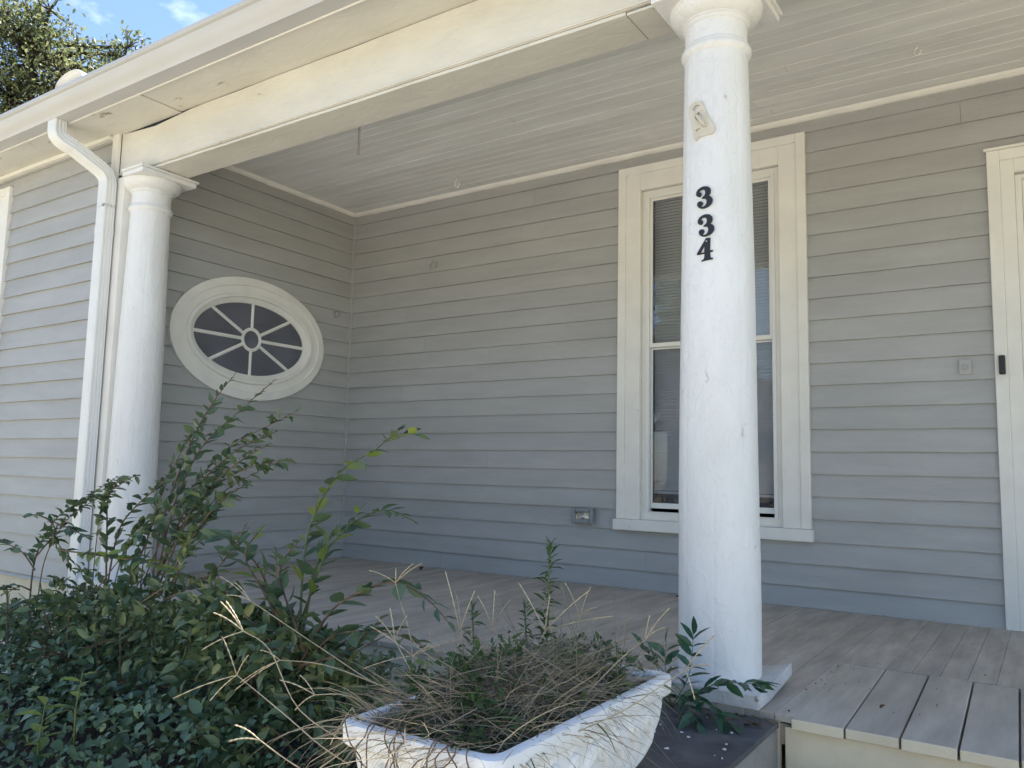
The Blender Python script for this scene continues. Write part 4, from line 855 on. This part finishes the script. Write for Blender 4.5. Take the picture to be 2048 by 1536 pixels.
# ------------------------------------------------------------------ weeds in the planter
wd = empty('planter_weeds', (PX, PY, .2), 'tangled dry grass and green weeds spilling out of the white planter', 'weeds')
def ribbons(name, mat, specs, parent):
    v = []; f = []
    for (p0, d0, ln, w0, sag, tw) in specs:
        p = Vector(p0); d = Vector(d0).normalized(); sidev = d.cross(Vector((random.gauss(0, 1), random.gauss(0, 1), .3))).normalized(); n0 = len(v); sg = 7
        for k in range(sg + 1):
            t = k / sg; w = w0 * (1 - t) ** .6 * (1 if k else .7)
            v.append(tuple(p - sidev * w / 2)); v.append(tuple(p + sidev * w / 2 + Vector((0, 0, w * .15))))
            p = p + d * ln / sg; d = (d + Vector((random.gauss(0, tw), random.gauss(0, tw), -sag / sg))).normalized()
        for k in range(sg): f.append((n0 + 2 * k, n0 + 2 * k + 1, n0 + 2 * k + 3, n0 + 2 * k + 2))
    o = MB().add(v, f).build(name, mat, parent); o['kind'] = 'stuff'; return o
sp = []
for _ in range(1150):
    x, y = PX + random.uniform(-.16, .16), PY + random.uniform(-.37, .37); sp.append(((x, y, .19), (random.gauss(-.1, .8), random.gauss(0, .8), random.uniform(.25, 1.0)), random.uniform(.10, .36), random.uniform(.0014, .0032), random.uniform(.4, 2.0), .12))
for _ in range(130):    # over the rim
    y = PY + random.uniform(-.38, .38); s_ = random.choice((-1, -1, -1, -1, -1, 1)); sp.append(((PX + s_ * .15, y, .21), (s_ * 1.0, random.gauss(0, .6), random.uniform(.1, .6)), random.uniform(.12, .30), random.uniform(.0016, .0032), random.uniform(1.2, 3.4), .12))
for _ in range(45):
    x = PX + random.uniform(-.18, .18); sp.append(((x, PY - .37, .21), (random.gauss(-.2, .7), -1, random.uniform(.1, .7)), random.uniform(.10, .30), random.uniform(.0016, .0032), random.uniform(1.2, 3.4), .12))
for _ in range(2300):   # matted thatch
    a = random.gauss(0, .62); b = random.gauss(-.02, .60)
    if abs(a) > 1.05 or abs(b) > 1.05: continue
    th = random.uniform(0, 6.283); hgt = .225 + .12 * max(0.15, 1 - a * a * .9 - b * b * .6) * random.random() ** .7
    sp.append(((PX - .01 + a * .19, PY + b * .40, hgt), (math.cos(th), math.sin(th), random.gauss(.12, .3)), random.uniform(.06, .24), random.uniform(.0012, .0028), random.uniform(-.3, 1.2), .16))
ribbons('dry_grass', 'straw2', sp, wd)
sp = []
for _ in range(420):
    x, y = PX + random.uniform(-.16, .16), PY + random.uniform(-.38, .3); sp.append(((x, y, .19), (random.gauss(-.1, .6), random.gauss(0, .6), random.uniform(.3, 1.0)), random.uniform(.06, .18), random.uniform(.004, .008), random.uniform(.8, 2.6), .1))
for _ in range(40):
    x, y = PX + random.choice((-.17, -.17, .17)), PY + random.uniform(-.4, .4); sp.append(((x, y, .22), (math.copysign(1, x - PX), random.gauss(0, .8), random.uniform(0, .5)), random.uniform(.08, .16), random.uniform(.006, .010), random.uniform(2.0, 4.0), .1))
ribbons('green_grass', 'weed', sp, wd)
mass('green_leaves', 'weed', [(PX - .03, PY - .12, .265, .15, .22, .10, 620), (PX - .03, PY + .14, .25, .14, .20, .09, 420), (PX + .06, PY - .27, .24, .10, .12, .06, 380), (PX + .08, PY + .1, .235, .09, .2, .05, 320), (PX - .02, PY + .31, .25, .14, .09, .07, 260), (PX - .13, PY - .2, .26, .06, .1, .05, 160)], .028, wd, .42)
for i in range(13):       # reddish runners trailing down the planter's near end
    x = PX + random.uniform(-.19, .16); y = PY - .405; pts = [Vector((x + random.gauss(0, .03), y + .05, .25)), Vector((x, y - .012, .252))]
    for k in range(7): pts.append(pts[-1] + Vector((random.gauss(0, .016), random.uniform(-.004, .002) - (.012 if k == 0 else 0), -random.uniform(.012, .03))))
    MB().tube(smooth_path(pts, 3), .0016, 5).build('runner', 'cane', wd, smooth=True)
for (stem, spikes) in STALK:
    P = smooth_path(stem, 5); o = MB().tube(P, [.0017 - .0007 * i / len(P) for i in range(len(P))], 5).build('stalk', 'straw', wd, smooth=True)
    for s_ in spikes:
        a = Vector(P[-1]); b = Vector(s_); L_ = (b - a).length; k_ = min(1.0, .16 / max(L_, .01)); n_ = 12; pts = []; rad = []
        for i in range(n_ + 1):
            t = i / n_; pts.append(a.lerp(b, t) + Vector((0, 0, .005 * math.sin(math.pi * t)))); rad.append(.0009 + (.0011 if i % 2 else .0) * min(1, t * 4))
        MB().tube(pts, rad, 5).build('spike', 'straw', o, smooth=True)
def horseweed(base, h, label, lean=(0, 0)):
    b = Vector(base); t = empty('horseweed', base, label, 'weed', 'upright weeds in the planter'); top = b + Vector((lean[0], lean[1], h))
    MB().tube([b, b.lerp(top, .5) + Vector((.006, 0, 0)), top], [.0032, .0028, .002], 6).build('stem', 'greencane', t, smooth=True)
    P = []; D = []; Z = []; Sz = []
    n_ = int(h * 300)
    for i in range(n_):
        u = (i + random.random()) / n_
        if random.random() < (.75 if u < .3 else .35 if u < .8 else .0): continue
        a = i * 2.4 + random.gauss(0, .5); top_ = max(0, u - .78) / .22
        P.append(b.lerp(top, u) + Vector((.006 * math.sin(u * 9), 0, 0))); D.append((math.cos(a), math.sin(a), random.uniform(-.5, .9) + 1.4 * top_)); Z.append((-math.cos(a) * .5 + random.gauss(0, .4), -math.sin(a) * .5 + random.gauss(0, .4), 1)); Sz.append(random.uniform(.016, .050) * (1 - .45 * top_))
    cloud('leaves', 'weed', P, D, Z, Sz, t, .26, .06)
horseweed((3.985, -3.16, .2), .385, 'tallest upright leafy weed in the planter, standing against the porch wall', (.03, -.03))
horseweed((3.955, -3.20, .2), .22, 'short upright weed beside the tallest weed in the planter', (-.01, .0))
horseweed((3.80, -3.22, .14), .265, 'upright leafy weed at the far edge of the planter towards the bush', (-.015, 0))
horseweed((4.20, -3.18, .2), .14, 'low broad weed near the plastic wrapper in the planter', (.01, 0))

# ------------------------------------------------------------------ trees
def tree(base, lobes, label, nleaf, size, trunk_to, gap=1.0, group=None):
    t = empty('tree', base, label, 'tree', group); b = Vector(base); P = []; D = []; Z = []; Sz = []; tw = MB(); top = Vector(trunk_to)
    tr = [b, b.lerp(top, .35) + Vector((.15, .1, 0)), b.lerp(top, .7) + Vector((-.1, .1, 0)), top]; Pt = smooth_path(tr, 5)
    tw.tube(Pt, [.30 * (1 - .8 * i / (len(Pt) - 1)) for i in range(len(Pt))], 10)
    for (x, y, z, r) in lobes:
        c = Vector((x, y, z)); i = min(range(len(Pt)), key=lambda k: (Pt[k] - c).length + (3 if Pt[k].z > c.z - .3 else 0)); a = Pt[i]
        tw.tube(smooth_path([a, a.lerp(c, .5) + Vector((0, 0, -.15 * r)) + rv(.08), c], 4), [.085, .078, .07, .062, .055, .045, .038, .03, .022][:9], 6)
        ncl = int(26 * r * r + 10)
        for k in range(ncl):
            d = rv(1).normalized() * r * random.uniform(.3, 1.0) ** .6; q_ = c + d; m_ = c + d * .45 + rv(.06 * r)
            tw.tube([c, m_, q_], [.02, .012, .005], 4)
            cnt = int(nleaf * r * r / ncl * random.uniform(.5, 1.5)) + 6; rr = .22 * r ** .5
            for _ in range(cnt):
                e = rv(rr * .62); e.z *= .7; P.append(q_ + e - d * random.uniform(0, .25)); D.append(rv(1) + Vector((0, 0, -.4))); Z.append(rv(.6) + Vector((0, 0, 1))); Sz.append(size * random.uniform(.6, 1.3))
    tw.build('trunk', 'bark', t, smooth=True)
    cloud('crown', 'tree', P, D, Z, Sz, t, .5, .1, None)
    return t
tree((-13.5, 3.3, GZ), LOBES, 'sunlit leafy tree rising behind the gutter against the blue sky', 430, .105, (-13.25, 3.0, 10.0))
# trees over the road: they are what the window glass mirrors
lob2 = [(0, 0, 6.5, 2.0), (1.6, .4, 5.6, 1.6), (-1.7, -.3, 5.4, 1.7), (.4, .6, 8.2, 1.5), (-.8, -.9, 7.2, 1.5), (1.1, -.8, 7.4, 1.3), (2.4, 0, 4.4, 1.2), (-2.5, .3, 4.2, 1.2)]
t2 = tree((0, 0, GZ), lob2, 'leafy tree across the road, mirrored in the upper window pane', 420, .20, (0, 0, 8.0), group='trees across the road')
spots = [(-7.5, -27, .4, 1.0), (-13.0, -29, 2.1, 1.15), (-2.5, -30, 4.0, .95), (-19, -26, 1.0, 1.1), (3.5, -28, 5.0, 1.0), (-25, -31, 3.0, 1.2), (10, -30, 2.6, 1.1)]
for i, (x, y, rz, s_) in enumerate(spots):
    if i == 0: o = t2; kids = []
    else:
        o = bpy.data.objects.new('tree', None); COL.objects.link(o); tag(o, t2['label'], 'tree', t2['group'])
        for k in t2.children:
            c_ = k.copy(); COL.objects.link(c_); c_.parent = o; c_.matrix_parent_inverse = k.matrix_parent_inverse.copy()
    o.matrix_basis = Matrix.Translation((x, y, GZ)) @ Matrix.Rotation(rz, 4, 'Z') @ Matrix.Scale(s_, 4)

# ------------------------------------------------------------------ dead leaves on the porch
for (x, y, z, a, sz, lab) in ((3.15, -.22, .004, .4, .06, 'dark dead leaf on the porch floor under the window'), (1.15, -.30, .004, 2.0, .07, 'dark dead leaf on the porch floor near the wall corner'), (4.63, -2.08, .012, 1.2, .03, 'small dark dead leaf on a wide grey plank')):
    o = add_leaf('dead_leaf', DEAD, None, Vector((x, y, z + .004)), Vector((math.cos(a), math.sin(a), .02)), Vector((0, 0, 1)), sz); tag(o, lab, 'dead leaf', 'dead leaves on the porch')

# ------------------------------------------------------------------ the house across the road (mirrored in the lower pane)
hn = empty('house', (-6.0, -34.0, GZ), 'pale gabled house across the road, mirrored in the lower window pane', 'house')
MB().box(-11.0, -1.5, -39.0, -33.0, GZ, 2.9).build('wall', 'concrete', hn)
MB().prism([(-32.4, 2.75), (-36.0, 5.4), (-39.6, 2.75), (-39.6, 2.95), (-36.0, 5.65), (-32.4, 2.95)], -11.6, -0.9).build('roof', 'roof', hn)
for wx in (-9.6, -4.4):
    w_ = MB().box(wx, wx + 1.1, -33.0, -32.94, .6, 2.1).build('window', 'trim', hn); MB().box(wx + .1, wx + 1.0, -32.935, -32.925, .7, 2.0).build('pane', 'darkplastic', w_)
MB().box(-7.0, -6.0, -33.0, -32.94, GZ + .2, 1.7).build('door', 'plank', hn)

P = []; D = []; Z = []; Sz = []
def litter(n, x0, x1, y0, y1, z, s0, s1):
    for _ in range(n):
        P.append((random.uniform(x0, x1), random.uniform(y0, y1), z + random.uniform(.001, .006))); D.append((random.gauss(0, 1), random.gauss(0, 1), random.gauss(0, .12))); Z.append((random.gauss(0, .3), random.gauss(0, .3), 1)); Sz.append(random.uniform(s0, s1))
litter(26, 4.12, 4.36, -2.46, -2.32, -.016, .012, .038); litter(30, 3.9, 4.33, -2.9, -2.4, -.016, .004, .012); litter(60, .3, 4.9, -.07, -.025, .002, .004, .014); litter(24, 4.3, 5.1, -2.2, -.6, .005, .004, .010)
litter(14, 4.36, 4.395, -2.3, -1.4, .001, .006, .014)
M['litter'] = leafmat('leaf_litter', (0.06, 0.04, 0.028), (0.22, 0.15, 0.09), (0.32, 0.26, 0.18), .9, .1, .8, .2, True)
tag(cloud('leaf_litter', 'litter', P, D, Z, Sz), 'dry brown leaf scraps littering the porch edge and the dark pier', 'leaf litter')
